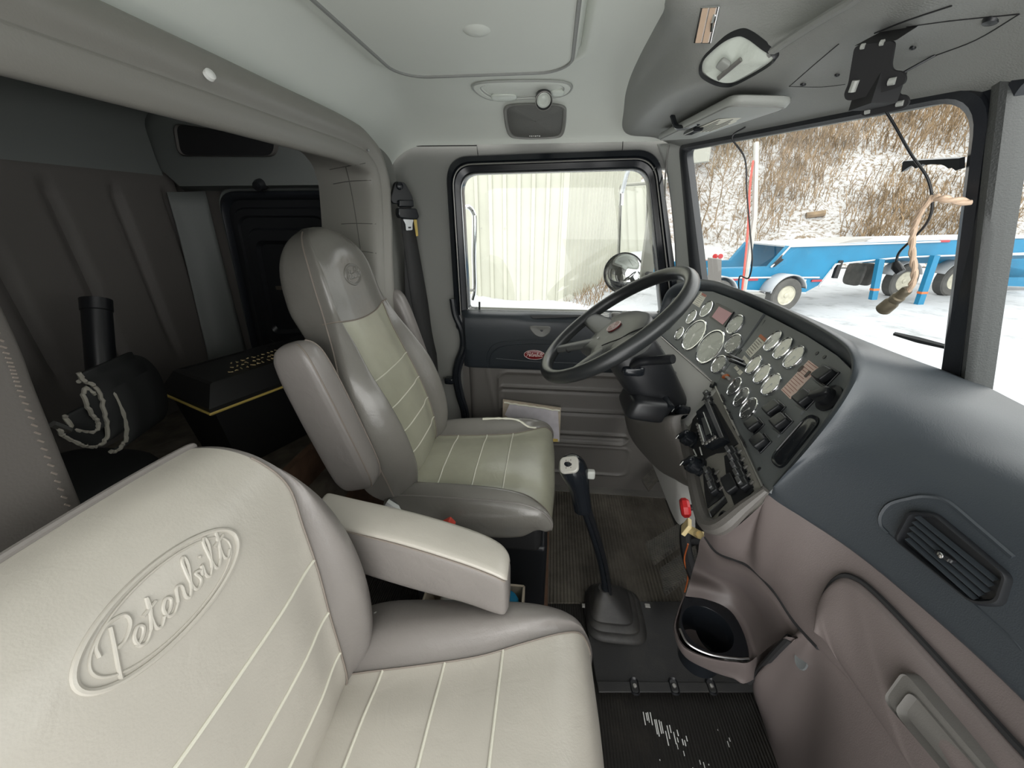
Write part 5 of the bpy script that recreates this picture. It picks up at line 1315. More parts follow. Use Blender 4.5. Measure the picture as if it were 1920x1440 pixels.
co = thing('steering_column', 'black steering column shroud with stalk levers under the wheel', 'steering column', V(.25, 1.0, .78))
ca = -an
rows = []
for h, a, b in ((.045, .045, .045), (.06, .062, .060), (.10, .070, .066), (.17, .072, .064), (.22, .066, .06), (.27, .060, .055), (.33, .05, .05)):
    c = wc + ca * h; rows.append([c + f_ * (a * math.copysign(abs(math.cos(t)) ** .7, math.cos(t))) + l_ * (b * math.copysign(abs(math.sin(t)) ** .7, math.sin(t))) for t in np.linspace(0, 2 * math.pi, 28, endpoint=False)])
obj('shroud', MB().grid(rows, wrap=True, cap0=True, cap1=True), M['black'], co)
obj('column_collar', MB().quadric(P(1208, 752, Y=.98), ((f_ * .3 + V(.8, 0, -.3)).normalized(), l_, (V(.3, 0, .8)).normalized()), (.055, .075, .034), .35, 8), M['black'], co)
obj('column_shaft', MB().tube([wc + ca * .3, wc + ca * .55], .03, 14), M['black_matt'], co)
st0 = P(1196, 680, Y=.92); st1 = P(1262, 673, Y=.86)
lv = obj('stalk_lever', MB().tube(cr([P(1180, 692, Y=.95), st0, P(1225, 676, Y=.90), st1], 5), [.008, .009, .010, .011, .0115, .0115, .0115, .0115, .0115, .0115, .0115, .0115, .0115, .0118, .012, .011][:16], 12), M['black'], co)
obj('stalk_base', MB().quadric(P(1186, 692, Y=.95), AX, (.03, .025, .014), .5, 6), M['black_gloss'], co)
obj('stalk_lever', MB().tube(cr([P(1240, 735, Y=.97), P(1252, 755, Y=.93), P(1258, 765, Y=.91)], 4), .010, 10), M['black_gloss'], co)

# ================================================================ gear lever
gb = V(.255, .83, .0)
gs = thing('gear_shift', 'tall black gear lever with grey topped knob rising from a rubber boot', 'gear lever', gb)
rows = []
for s, z in ((.150, .012), (.150, .020), (.135, .030), (.125, .032), (.128, .045), (.112, .055), (.104, .057), (.107, .068), (.092, .078), (.085, .082), (.070, .10), (.058, .112), (.030, .125), (.026, .135)):
    e = .45 + .5 * max(0, (z - .09) / .045)
    rows.append([gb + V(-.05 * (z / .13), 0, z) + V(s * .62 * math.copysign(abs(math.cos(t)) ** e, math.cos(t)), s * .62 * math.copysign(abs(math.sin(t)) ** e, math.sin(t)), 0) for t in np.linspace(0, 2 * math.pi, 40, endpoint=False)])
obj('rubber_boot', MB().grid(rows, wrap=True, cap1=True), M['boot_rubber'], gs, ang=50)
k0 = gb + V(-.045, 0, .13); kt = P(1090, 938, Y=.80); kk = P(1076, 855, Y=.795)
lv_ = cr([k0 - V(-.01, 0, .03), k0, k0.lerp(kt, .35) + V(.008, 0, 0), k0.lerp(kt, .7) + V(.006, 0, 0), kt], 6)
obj('lever', MB().tube(lv_, [.014] * 8 + [.011] * (len(lv_) - 8), 12), M['black_gloss'], gs)
obj('air_hose', MB().tube([p + V(.012, -.012, 0) for p in lv_[4:]], .0045, 6).tube([p + V(.014, .006, 0) for p in lv_[4:]], .0045, 6), M['black'], gs)
kd = (kk - kt).normalized(); ku, kw, kn = basis(kd, V(0, 1, 0))
rows = []
for h, a, b, sh in ((-.03, .024, .025, 0), (0, .0245, .026, 0), (.03, .0255, .028, 0), (.06, .029, .031, -.001), (.085, .034, .034, -.004), (.105, .036, .035, -.007), (.125, .032, .032, -.009), (.137, .022, .024, -.009), (.141, .010, .011, -.009)):
    c = kt + kd * h + V(sh, 0, 0) * 1.0; rows.append([c + kw * (a * math.cos(t)) + ku * (b * math.sin(t)) for t in np.linspace(0, 2 * math.pi, 24, endpoint=False)])
kb = obj('shift_knob', MB().grid([list(c) for c in zip(*[cr(list(col), 3) for col in zip(*rows)])], wrap=True, cap0=True, cap1=True), M['black_gloss'], gs)
tn = (kd * .75 + V(-.34, -.55, .30)).normalized(); tc_ = kt + kd * .098 + V(-.006, 0, 0) + tn * .044; tu, tw, tn = basis(tn, V(0.2, 1, 0))
o = rrect(tc_ - tn * .002, tu, tw, .022, .024, .013)
pt_ = obj('shift_plate', MB().ringloft([[p - tn * .006 for p in o], o, [p + tn * .003 for p in inset(o, .9)], [p + tn * .0035 for p in inset(o, .02)]]), M['knob_plate'], kb)
mb = MB()
for a, b in ((-.010, .006), (0, .006), (.010, .006), (-.010, -.006), (0, -.006), (.010, -.006)): mb.box(tc_ + tu * a + tw * b + tn * .0015, (.0036, .0014, .0008), (tu, tw, tn))
mb.box(tc_ + tn * .0015, (.016, .0009, .0008), (tu, tw, tn))
obj('shift_pattern', mb, M['ink'], pt_)
obj('range_switch', MB().quadric(P(1108, 889, Y=.79), AX, (.010, .008, .012), .4, 6), M['wall_grey_light'], kb)
obj('switch_stem', MB().tube([P(1096, 886, Y=.795), P(1106, 889, Y=.79)], .006, 8), M['chrome'], kb)

# floor mats and the plate round the lever
o = [P(1092, 1130, Z=.008), P(1300, 1130, Z=.008), P(1425, 1300, Z=.008), P(1120, 1296, Z=.008)]
fp_ = thing('floor_plate', 'black cover plate screwed to the floor round the gear lever boot', 'plate', centroid(o))
obj('plate', MB().prism(roundpoly(o, .02), V(0, 0, .008)), M['plate_black'], fp_, bev=.003)
obj('plate_lip', MB().prism([P(1118, 1278, Z=.017), P(1410, 1282, Z=.017), P(1420, 1300, Z=.017), P(1122, 1300, Z=.017)], V(0, 0, .006)), M['plate_black'], fp_, bev=.004)
for a, b in ((1190, 1286), (1264, 1286), (1334, 1286)):
    q = P(a, b, Z=.024); o2 = rrect(q, V(0, 1, 0), V(1, 0, 0), .020, .011, .009)
    w_ = obj('screw_well', MB().ringloft([[p + V(0, 0, -.003) for p in inset(o2, 1.1)], [p + V(0, 0, .003) for p in o2], [p + V(0, 0, -.001) for p in inset(o2, .8)], [p + V(0, 0, -.001) for p in inset(o2, .02)]]), M['black'], fp_)
    obj('screw', MB().lathe(q, (0, 0, 1), [(0, 0), (.006, 0), (.005, .003), (0, .004)], 12), M['dull_metal'], w_)
for a, b in ((1096, 1136), (1214, 1136)): obj('screw', MB().box(P(a, b, Z=.018), (.018, .014, .006)), M['dull_metal'], fp_, bev=.002)
o = [P(944, 1132, Z=.002), P(1290, 1132, Z=.002), V(.56, 1.05, .002), V(.56, 1.42, .002), V(-.05, 1.42, .002), V(-.22, 1.1, .002)]
tag(obj('floor_mat', MB().prism(o, V(0, 0, .006)), M['mat_ribbed']), 'dusty ribbed rubber mat in front of the driver seat', 'mat')
# white scuffs on the ribbed floor
mb = MB(); rnd = random.Random(3)
for k in range(17):
    x = .29 + .006 * k + rnd.uniform(-.0015, .0015); y0 = .575 + rnd.uniform(-.01, .012) - .003 * k; L_ = rnd.uniform(.015, .05) * (1 - k / 22)
    mb.box((x, y0 - L_ / 2, .0012), (.0022, L_, .0012))
for k in range(26):
    x, y = rnd.uniform(.30, .50), rnd.uniform(.36, .56); mb.box((x, y, .001), (.0015, rnd.uniform(.002, .012), .001))
tag(obj('paint_scuff', mb, M['white']), 'white paint scuffs streaked over the black ribbed floor', 'scuff mark', kind='stuff')

# pedals
def pedal(pxs, z, label, cant):
    o = [P(a, b, Z=z) for a, b in pxs]; p = thing('pedal', label, 'pedal', centroid(o))
    o = [q + V(0, 0, cant * (q.x - o[0].x)) for q in o]
    n = (o[1] - o[0]).cross(o[2] - o[0]).normalized()
    if n.z < 0: n = -n
    obj('pedal_pad', MB().prism(roundpoly(o, .006, 3), n * .018), ribmat('pedal_rubber_' + str(len(bpy.data.materials)), (.03, .028, .025), (.12, .11, .09), .6, 70, 'Y', .8, 14, (.35, .7)), p, bev=.002)
    obj('pedal_arm', MB().tube([centroid(o), centroid(o) + V(.10, 0, .02), V(.62, centroid(o).y, .24), V(.72, centroid(o).y, .3)], .012, 8), M['black_matt'], p)
    return p
pedal([(1213, 1024), (1282, 1004), (1290, 1036), (1226, 1062)], .10, 'wide dusty brake pedal pad above the ribbed mat', .45)
pedal([(1240, 1072), (1300, 1050), (1306, 1090), (1248, 1118)], .085, 'dusty throttle pedal pad nearest the gear lever boot', .45)
p3 = pedal([(1205, 905), (1228, 890), (1240, 905), (1216, 925)], .14, 'small clutch pedal pad near the door, far from the camera', .5)
# brake valve knobs under the stack
rk = P(1285, 952, X=.345)
vk = thing('trailer_valve', 'red push knob on a short stem under the control stack', 'valve knob', rk)
dn_ = V(-.8, .1, -.2).normalized()
obj('knob', MB().lathe(rk, dn_, [(0, -.012), (.018, -.010), (.023, -.004), (.023, .006), (.018, .011), (0, .012)], 8), M['red'], vk)
obj('stem', MB().tube([rk, rk - dn_ * .14], .007, 8), M['black'], vk)
yk = P(1296, 990, X=.335)
vy = thing('park_brake_tag', 'yellowish square tag knob hanging below the red push knob', 'valve knob', yk)
obj('tag_plate', MB().box(P(1287, 988, X=.335), (.010, .030, .034), basis(V(-.8, .3, .3))[::-1]), M['tag_yellow'], vy, bev=.002)
obj('stem', MB().tube([P(1288, 990, X=.337), P(1312, 1003, X=.345), P(1330, 1006, X=.42)], .009, 8), M['tag_yellow'], vy)
mb = MB(); mb.tube(cr([P(1290, 1020, X=.40), P(1283, 1050, X=.41), P(1290, 1080, X=.43), P(1284, 1110, X=.45)], 4), .0022, 6)
tag(obj('wire_loom', mb, M['orange']), 'short orange wire hanging beside the cup holder', 'wire')
tag(obj('wiring_bundle', MB().tube(cr([V(.45, .93, .40), V(.42, .86, .34), V(.44, .80, .26), V(.50, .74, .18), V(.56, .72, .05)], 5), .016, 8), M['black_matt']), 'black wiring bundle drooping behind the pedals', 'wire')

# ================================================================ sun visor, camera bracket and cables
vp = [P(1226, 263, X=.265), P(1275, 218, X=.262), P(1350, 189, X=.30), P(1488, 194, X=.40), P(1497, 199, X=.405), P(1490, 206, X=.41), P(1420, 232, X=.405), P(1360, 250, X=.39), P(1250, 270, X=.33)]
vp = [V(p.x, p.y, p.z) for p in vp]
# the visor is a slab hinged below the header on the driver side
va, vb, vc_, vd = P(1230, 260, X=.285), P(1375, 187, X=.305), P(1494, 190, X=.405), P(1300, 256, X=.375)
sv = thing('sun_visor', 'pale grey padded sun visor folded up over the driver windshield', 'sun visor', centroid([va, vb, vc_, vd]))
vn_ = (vb - va).cross(vd - va).normalized()
if vn_.z > 0: vn_ = -vn_
o = roundpoly([va, vb, vc_, vd], [.035, .02, .03, .02], 6)
obj('visor_pad', MB().ringloft([[p - vn_ * .010 for p in inset(o, .02)], [p - vn_ * .010 for p in inset(o, .96)], [p - vn_ * .007 for p in o], [p + vn_ * .0 for p in inset(o, 1.005)], [p + vn_ * .005 for p in inset(o, .98)], [p + vn_ * .007 for p in inset(o, .92)], [p + vn_ * .007 for p in inset(o, .02)]]), M['wall_grey_light'], sv, ang=60)
obj('visor_seam', MB().tube([p + vn_ * .006 for p in inset(o, .95)], .0016, 5, closed=True), M['wall_grey'], sv)
vl = MB()
c0 = va.lerp(vb, .55).lerp(vd.lerp(vc_, .55), .55) + vn_ * .0075; uu = (vb - va).normalized(); ww = (vd - va).normalized()
lab = obj('visor_label', MB().prism([c0 - uu * .09 - ww * .028, c0 + uu * .09 - ww * .028, c0 + uu * .09 + ww * .028, c0 - uu * .09 + ww * .028], vn_ * .0006), M['label_cream'], sv)
mb = MB()
for k in range(6): mb.tube([c0 - uu * .08 + ww * (-.02 + .008 * k) + vn_ * .001, c0 + uu * (.08 - .03 * (k % 3)) + ww * (-.02 + .008 * k) + vn_ * .001], .0011, 4)
obj('label_print', mb, M['dull_metal'], lab)
hq = va.lerp(vb, .42) + vn_ * .004
obj('visor_hinge', MB().tube(cr([hq - uu * .02 + V(-.015, 0, .03), hq + V(-.006, 0, .004), hq + uu * .03 + ww * .012, hq + uu * .08 + ww * .016], 5), .006, 8), M['black_gloss'], sv)
obj('visor_clip', MB().box(hq + uu * .01 + ww * .03 + vn_ * .008, (.07, .022, .008), (uu, ww, vn_)), M['black_gloss'], sv, bev=.003)
# black camera bracket hanging from the console
bd = (V(-.75, -.55, .1)).normalized(); bq = P(1640, 130, X=.385); BPL = (bq, V(-.80, -.50, -.30).normalized())
def bk_(px, py, off=0.0): return P(px, py, pl=BPL) + BPL[1] * off
br = thing('camera_bracket', 'black slotted metal bracket hanging from the overhead console hatch', 'bracket', bq)
o1 = roundpoly([bk_(1602, 86), bk_(1678, 76), bk_(1668, 133), bk_(1694, 134), bk_(1699, 150), bk_(1690, 163), bk_(1588, 191), bk_(1581, 178), bk_(1590, 158)], [.006, .006, .010, .012, .014, .014, .010, .01, .004], 5)
obj('upper_plate', MB().prism(o1, BPL[1] * -.004), M['black_matt'], br)
o2 = roundpoly([bk_(1594, 192, -.03), bk_(1660, 172, -.03), bk_(1657, 190, -.03), bk_(1672, 190, -.03), bk_(1679, 203, -.03), bk_(1670, 215, -.03), bk_(1592, 230, -.03), bk_(1586, 220, -.03)], .008, 5)
obj('lower_plate', MB().prism(o2, BPL[1] * -.004), M['black_matt'], br)
obj('bracket_spacer', MB().box(bk_(1628, 180, -.017), (.03, .04, .03)), M['black_matt'], br)
obj('mounting_tab', MB().prism([bk_(1602, 86), bk_(1678, 76), bk_(1672, 66, -.05), bk_(1604, 76, -.05)], BPL[1] * -.004), M['black_matt'], br)
for pxs, wd, ofs in (((1598, 172, 1606, 150), .004, .0012), ((1668, 153, 1680, 151), .004, .0012), ((1656, 206, 1668, 204), .0032, -.0288), ((1598, 220, 1606, 218), .0035, -.0288), ((1616, 87, 1622, 86), .003, .0012), ((1652, 80, 1658, 79), .003, .0012)):
    a, b = bk_(pxs[0], pxs[1], ofs), bk_(pxs[2], pxs[3], ofs)
    obj('bracket_slot', MB().tube([a, a.lerp(b, .5), b], wd, 8), M['wall_grey_light'], br)
def cable(name, pts, r, m, label, n=6): return tag(obj(name, MB().tube(cr(pts, n), r, 8), M[m]), label, 'cable')
q0 = drape([(1772, 100)], con_tree)[0]
cb = thing('hanging_cable', 'thin black cable from the console hatch down past the centre post to a plug', 'cable', q0)
obj('cord', MB().tube(cr([q0 + V(.01, 0, .01), ws(1766, 130) + wn * .09, ws(1759, 160) + wn * .08, ws(1768, 200) + wn * .07, ws(1790, 265) + wn * .06, ws(1808, 315) + wn * .05, ws(1809, 365) + wn * .045, ws(1798, 400) + wn * .045, ws(1775, 430) + wn * .05, ws(1748, 455) + wn * .05, ws(1740, 474) + wn * .05], 6), .0017, 8), M['black'], cb)
obj('plug', MB().tube([ws(1739, 474) + wn * .05, ws(1741, 483) + wn * .05, ws(1750, 494) + wn * .05], [.004, .007, .006], 10), M['black'], cb)
cable('hanging_cable', [con_tree.ray_cast(V(0, 0, EYE), ray(1398, 238).normalized())[0] or ws(1398, 240) + wn * .06, ws(1412, 246) + wn * .05, ws(1420, 290) + wn * .03, ws(1423, 350) + wn * .03, ws(1428, 420) + wn * .03, ws(1432, 480) + wn * .03, ws(1425, 515) + wn * .03, ws(1408, 512) + wn * .03, ws(1405, 530) + wn * .03, ws(1408, 545) + wn * .03], .0020, 'black', 'thin black cable hanging below the sun visor down the windshield')
cable('visor_cord', [P(1254, 272, X=.36), P(1250, 300, X=.36), P(1247, 340, X=.36), P(1247, 369, X=.355)], .0025, 'dull_metal', 'twisted grey cord hanging from the sun visor by the door frame')
cable('antenna_lead', [P(1280, 262, X=.39), P(1262, 270, X=.38), P(1245, 290, X=.365), P(1228, 315, Y=1.465), P(1225, 319, Y=1.465)], .002, 'steel', 'thin pale wire curving into the corner of the door window frame')
pc = thing('power_lead', 'tan twisted power lead with brown round connector on the centre post', 'cable', ws(1830, 350))
tp_ = cr([pp(1852, 372, .02), pp(1846, 356, .045), pp(1830, 352, .05), ws(1812, 366) + wn * .06, ws(1796, 395) + wn * .06, ws(1788, 425) + wn * .06, ws(1788, 460) + wn * .06, ws(1791, 490) + wn * .06, ws(1784, 515) + wn * .06, ws(1772, 528) + wn * .06], 8)
lead = obj('lead', MB().tube([p + V(0, .0022 * math.cos(i * .6), .0022 * math.sin(i * .6)) for i, p in enumerate(tp_)], .0032, 8).tube([p - V(0, .0022 * math.cos(i * .6), .0022 * math.sin(i * .6)) for i, p in enumerate(tp_)], .0032, 8), M['tan_cable'], pc)
ca_, cb_ = ws(1778, 521) + wn * .06, ws(1736, 553) + wn * .06; cd = cb_ - ca_
obj('connector', MB().lathe(ca_, cd, [(0, 0), (.005, 0), (.0075, .004), (.0075, .018), (.009, .02), (.009, .028), (.0078, .030), (.0105, .037), (.011, .054), (.0095, .056), (0, .055)], 16), M['connector'], pc)
# strip stuck on the glass with a ragged lower edge
tp_ = [ws(1709, 300), ws(1712, 297), ws(1818, 291), ws(1818, 312)] + [ws(1818 - 7 * k, 311 - .2 * k + rnd.uniform(-3, 4) - (6 if 3 < k < 11 else 0)) for k in range(1, 15)] + [ws(1707, 318)]
tag(obj('toll_tag', MB().prism([p + wn * .006 for p in tp_], wn * .008), M['black']), 'black strip with a ragged lower edge stuck on the windshield by the centre post', 'strip')

# ================================================================ things in the sleeper
BZ = .50
c0 = P(396, 772, Z=.715); cu_ = P(545, 716, Z=.715) - c0; cv_ = P(278, 748, Z=.715) - c0
cu_.z = 0; cv_.z = 0; cu_ = cu_.normalized(); cv_ = (cv_ - cu_ * cv_.dot(cu_)).normalized()
tb = thing('tool_box', 'long black tool box with yellow edge line and scrawled lid on the bunk', 'tool box', c0 + cu_ * .26 + cv_ * .11 - V(0, 0, .21))
LU, LV = .62, .27
def tbp(a, b, z): return c0 + cu_ * a + cv_ * b + V(0, 0, z)
obj('box_body', MB().ringloft([[tbp(.03, .02, -.212), tbp(LU - .03, .02, -.212), tbp(LU - .03, LV - .02, -.212), tbp(.03, LV - .02, -.212)], [tbp(.01, .008, -.01), tbp(LU - .01, .008, -.01), tbp(LU - .01, LV - .008, -.01), tbp(.01, LV - .008, -.01)]]), M['toolbox'], tb, bev=.0)
obj('edge_line', MB().tube([tbp(-.006, LV, -.004), tbp(-.006, -.006, -.004), tbp(.20, -.006, -.004)], .004, 6), M['yellow'], tb)
o0 = [tbp(-.004, -.004, -.012), tbp(LU, -.004, -.012), tbp(LU, LV, -.012), tbp(-.004, LV, -.012)]; o1 = [tbp(-.004, -.004, .010), tbp(LU, -.004, .010), tbp(LU, LV, .01), tbp(-.004, LV, .01)]
o2 = [tbp(.03, .03, .062), tbp(LU - .03, .03, .062), tbp(LU - .03, LV - .03, .062), tbp(.03, LV - .03, .062)]; o3 = [p + V(0, 0, .002) for p in inset(o2, .02)]
ld_ = obj('box_lid', MB().ringloft([o0, o1, o2, [p + V(0, 0, .003) for p in inset(o2, .97)], [p + V(0, 0, -.001) for p in inset(o2, .9)], o3]), M['toolbox'], tb, ang=20)
mb = MB(); r4 = random.Random(9)
for row_, (b, n_) in enumerate(((.075, 17), (.110, 11), (.145, 19))):
    for k in range(n_):
        a = .10 + .016 * k + .02 * row_; q = [tbp(a + r4.uniform(0, .010), b + r4.uniform(-.009, .009), .0645) for _ in range(4)]; mb.tube(q, .0012, 4)
obj('scrawl', mb, M['tag_yellow'], ld_)
mb = MB()
for k in range(5): mb.box(tbp(.22 + .055 * k, .010, .030), (.022, .03, .035), (cu_, cv_, V(0, 0, 1)))
obj('hinge_rib', mb, M['toolbox'], ld_)
# brown board under it and loose boards
tag(obj('wood_board', MB().prism([V(-.66, .62, .501), V(-.66, 1.36, .501), V(-.655, 1.36, .60), V(-.655, .62, .60)], V(-.02, 0, 0)), M['wood']), 'reddish brown board standing on edge in front of the tool box', 'board')
for pxs, z, lab_ in (([(165, 905), (330, 835), (345, 850), (180, 935)], .52, 'flat dark wood scrap lying on the bunk below the rolled mat'), ([(300, 880), (390, 815), (350, 818), (190, 868)], .53, 'weathered grey plank scrap beside the tool box on the bunk')):
    tag(obj('plank', MB().prism([P(a, b, Z=z) for a, b in pxs], V(0, 0, -.02)), M['wood_grey']), lab_, 'plank')
# black tube standing behind
q = P(192, 712, X=-1.18); q2 = P(180, 562, X=-1.22); d = (q2 - q)
tag(obj('cardboard_tube', MB().lathe(q - d * .6, d, [(0, 0), (.030, 0), (.030, d.length * 1.45), (.032, d.length * 1.46), (.032, d.length * 1.6), (.028, d.length * 1.6), (.027, d.length * 1.2)], 24, cap=False), M['black']), 'black upright tube standing behind the rolled mat', 'tube')
# rolled fleece-lined mat: end spiral facing the camera
sp_px = [(150, 700), (160, 713), (178, 722), (192, 745), (198, 775), (205, 808), (196, 828), (178, 836), (160, 835), (140, 826), (120, 815), (112, 803)]
sp2 = [(124, 778), (136, 800), (160, 808), (182, 806), (186, 790), (172, 772), (160, 745), (164, 728), (180, 740)]
sp3 = [(150, 716), (165, 708), (190, 716), (215, 740), (232, 775), (239, 810), (232, 832), (222, 842), (208, 846)]
rl = thing('rolled_mat', 'rolled black mat with pale fuzzy edges lying in the dark sleeper', 'mat', P(170, 780, X=-.93))
rd_ = V(-.25, .95, 0).normalized()
for k, pxs in enumerate((sp_px, sp2, sp3)):
    e = cr([P(a, b, X=-.93 - .003 * k) for a, b in pxs], 5)
    ln = .13
    rows = [[p + rd_ * (ln * f) + V(0, 0, 0) for p in e] for f in (0, .3, .6, 1)]
    obj('mat_layer', MB().grid(rows), M['mat_fabric'], rl, solid=.008)
    obj('fleece_edge', MB().tube([p + V(r4.uniform(-.002, .002), -.002, r4.uniform(-.0025, .0025)) for p in e], .0042, 6), M['fleece'], rl)
tag(obj('metal_strip', MB().tube(cr([P(98, 795, X=-.93), P(112, 800, X=-.93), P(130, 808, X=-.93)], 3), .007, 6), M['steel']), 'short bright metal strip beside the rolled mat', 'strip')
tag(obj('dark_bag', MB().quadric(V(-1.16, .60, .57), AX, (.16, .16, .07), .6, 8), M['mat_fabric']), 'dark soft bag slumped behind the rolled mat', 'bag')
# ================================================================ outside
GZ = -1.1
xs = np.linspace(-14, 70, 90); ys_ = np.linspace(1.9, 70, 80)
G = []
for x in xs:
    G.append([V(x, y, GZ + .03 * math.sin(x * 1.1) * math.sin(y * .9)) for y in ys_])
G2 = [[V(x, y, GZ) for y in np.linspace(-40, 1.9, 8)] for x in np.linspace(.9, 70, 12)]
gr = struct(obj('ground', MB().grid(G).grid(G2), M['snow']))
# hillside wrapping behind the parked trailers
base = cr([V(-16, 22, 0), V(-4, 21, 0), V(3, 16.5, 0), V(8, 18.5, 0), V(14, 20, 0), V(22, 20.5, 0), V(34, 17, 0), V(48, 8, 0), V(60, -8, 0)], 14)
G = []
rh = random.Random(5)
for i, p in enumerate(base):
    a = base[max(0, i - 1)]; b = base[min(len(base) - 1, i + 1)]; t = (b - a).normalized(); n = V(-t.y, t.x, 0)
    row = []
    for k in range(46):
        s = k * .55; z = GZ + .1 + s * (.42 + .012 * s if s < 14 else .58)
        z = GZ + .05 + s * .55
        row.append(p + n * s + V(0, 0, z) + V(0, 0, .28 * math.sin(i * .7 + k * .5) + .22 * math.sin(i * .31 - k * .9) + rh.uniform(-.08, .08)) * min(1, k / 3))
    G.append(row)
hm_ = MB().grid(G); ht = hm_.bvh(); struct(obj('hill', hm_, M['hill'], ang=80))
# dry brush over the slope
mb = MB(); rb = random.Random(11)
def twig(p, h, lean, r):
    d = V(rb.uniform(-lean, lean), rb.uniform(-lean, lean), 1)
    a = V(rb.uniform(-1, 1), rb.uniform(-1, 1), 0).normalized(); b = V(-a.y, a.x, 0)
    q = p + d * (h * .55) + V(rb.uniform(-.1, .1), rb.uniform(-.1, .1), 0) * h; e = q + V(d.x * 1.6, d.y * 1.6, .8) * (h * .45)
    vs = []
    for c, rr in ((p, r), (q, r * .65)): vs += [c + a * rr, c - a * rr * .5 + b * rr * .87, c - a * rr * .5 - b * rr * .87]
    vs.append(e)
    mb.add(vs, [[0, 1, 4, 3], [1, 2, 5, 4], [2, 0, 3, 5], [3, 4, 6], [4, 5, 6], [5, 3, 6]])
    return q, e
dens = lambda px, py: None
n_t = 0
while n_t < 5200:
    px = rb.uniform(1285, 1930); py = 170 + 300 * rb.random() ** 1.15
    h = ht.ray_cast(V(0, 0, EYE), ray(px, py).normalized())
    if h[0] is None: continue
    # thick in patches, thin where the snow lies open
    c = math.sin(px * .013 + 1.2) * math.cos(py * .021 + px * .004) + .5 * math.sin(px * .031 + py * .017)
    top = (py < 290)
    if rb.random() > (.30 + .40 * c + (.40 if top else -.05)): continue
    n_t += 1
    p = h[0]; dist = (p - V(0, 0, EYE)).length
    hh = rb.uniform(.5, 1.7) * (1.0 if top else .75)
    q, e = twig(p + V(rb.uniform(-.3, .3), rb.uniform(-.3, .3), -.05), hh, .35, .008 + .0006 * dist)
    if rb.random() < .7:
        twig(q, hh * .5, .7, .007 + .0004 * dist)
    if rb.random() < .4:
        twig(q, hh * .4, .9, .007 + .0004 * dist)
tag(obj('dry_brush', mb, M['twig']), 'dry brown brush and weed stems covering the snowy hillside', 'brush', kind='stuff')
# bare saplings that stand out
def sapling(px, py, h, label):
    hh = ht.ray_cast(V(0, 0, EYE), ray(px, py).normalized())[0]
    if hh is None: return
    m = MB(); r = .035
    pts = [hh + V(rb.uniform(-.1, .1), rb.uniform(-.1, .1), h * k / 5 - .1) for k in range(6)]
    m.tube(pts, [r, r * .85, r * .7, r * .55, r * .4, r * .2], 6)
    for k in range(16):
        f = rb.uniform(.3, .95); i = min(4, int(f * 5)); a = pts[i].lerp(pts[i + 1], f * 5 - i); d = V(rb.uniform(-1, 1), rb.uniform(-1, 1), rb.uniform(.4, 1.2)) * (h * .22)
        m.tube([a, a + d * .5 + V(0, 0, .05), a + d], [.016, .011, .005], 4)
    tag(obj('bare_sapling', m, M['twig']), label, 'tree')
sapling(1315, 440, 3.4, 'thin bare sapling on the hillside seen at the driver end of the windshield')
sapling(1340, 420, 3.6, 'bare sapling leaning on the hillside just past the thin one')
sapling(1445, 395, 3.2, 'bare sapling among brush behind the hanging visor cable')
sapling(1885, 440, 2.4, 'tangled bare shrub seen through the passenger half of the windshield')
tag(obj('log', MB().tube([ht.ray_cast(V(0, 0, EYE), ray(1510, 408).normalized())[0] + V(0, 0, .1), ht.ray_cast(V(0, 0, EYE), ray(1545, 404).normalized())[0] + V(0, 0, .12)], .16, 8), M['twig']), 'short brown log lying in the snow halfway up the hillside', 'log')

# ---- blue trailers
TD = V(.97, .24, 0).normalized(); TN = V(-TD.y, TD.x, 0)
T0 = V(6.0, 10.7, 0)
def tl(px, py, back=0.0): return P(px, py, pl=(T0 + TN * back, -TN))
def wheel(c, R, ax, parent):
    ax = Vector(ax).normalized()
    w = obj('wheel', MB().lathe(c, ax, [(R * .55, .10), (R * .60, .12), (R * .9, .13), (R * .985, .10), (R, .03), (R, -.08), (R * .96, -.13), (R * .6, -.13), (R * .55, -.1)], 40, cap=False), M['tyre'], parent)
    h = obj('wheel_rim', MB().lathe(c, ax, [(R * .58, .10), (R * .56, .115), (R * .50, .10), (R * .42, .03), (R * .30, .02), (R * .26, .05), (R * .16, .06), (R * .14, .11), (R * .06, .12), (0, .12)], 36), M['rim'], w)
    u = ax.orthogonal().normalized(); v = ax.cross(u); mb = MB()
    for k in range(10):
        t = 2 * math.pi * k / 10; mb.lathe(c + (u * math.cos(t) + v * math.sin(t)) * (R * .35) + ax * .02, ax, [(0, 0), (R * .045, 0), (R * .04, .03), (0, .035)], 6)
    obj('wheel_nut', mb, M['dull_metal'], w)
    return w
ta = thing('chassis_trailer', 'blue gooseneck chassis trailer with snowy beam parked behind the dash line', 'trailer', V(7.0, 11.0, GZ))
# main beam outline: low bed on the left, sloping neck, long deck
prof = [(1270, 512), (1300, 506), (1444, 501), (1480, 462), (1700, 452), (2000, 444), (2000, 470), (1760, 478), (1680, 480), (1560, 498), (1534, 540), (1520, 548), (1500, 546), (1444, 520), (1270, 545)]
prof = [(1270, 505), (1444, 500), (1480, 461), (1700, 452), (2000, 445), (2000, 472), (1762, 478), (1690, 481), (1566, 494), (1534, 535), (1508, 549), (1300, 540), (1270, 540)]
obj('main_beam', MB().prism([tl(a, b) for a, b in prof], TN * .12), M['blue'], ta)
obj('far_beam', MB().prism([tl(a, b) + TN * 1.5 for a, b in prof], TN * .12), M['blue'], ta)
obj('deck_snow', MB().prism([tl(a, b) for a, b in ((1480, 461), (1560, 457), (1640, 452), (1700, 450), (2000, 443), (2000, 447), (1700, 454), (1480, 464))], TN * 1.6), M['snow_clean'], ta)
mb = MB()
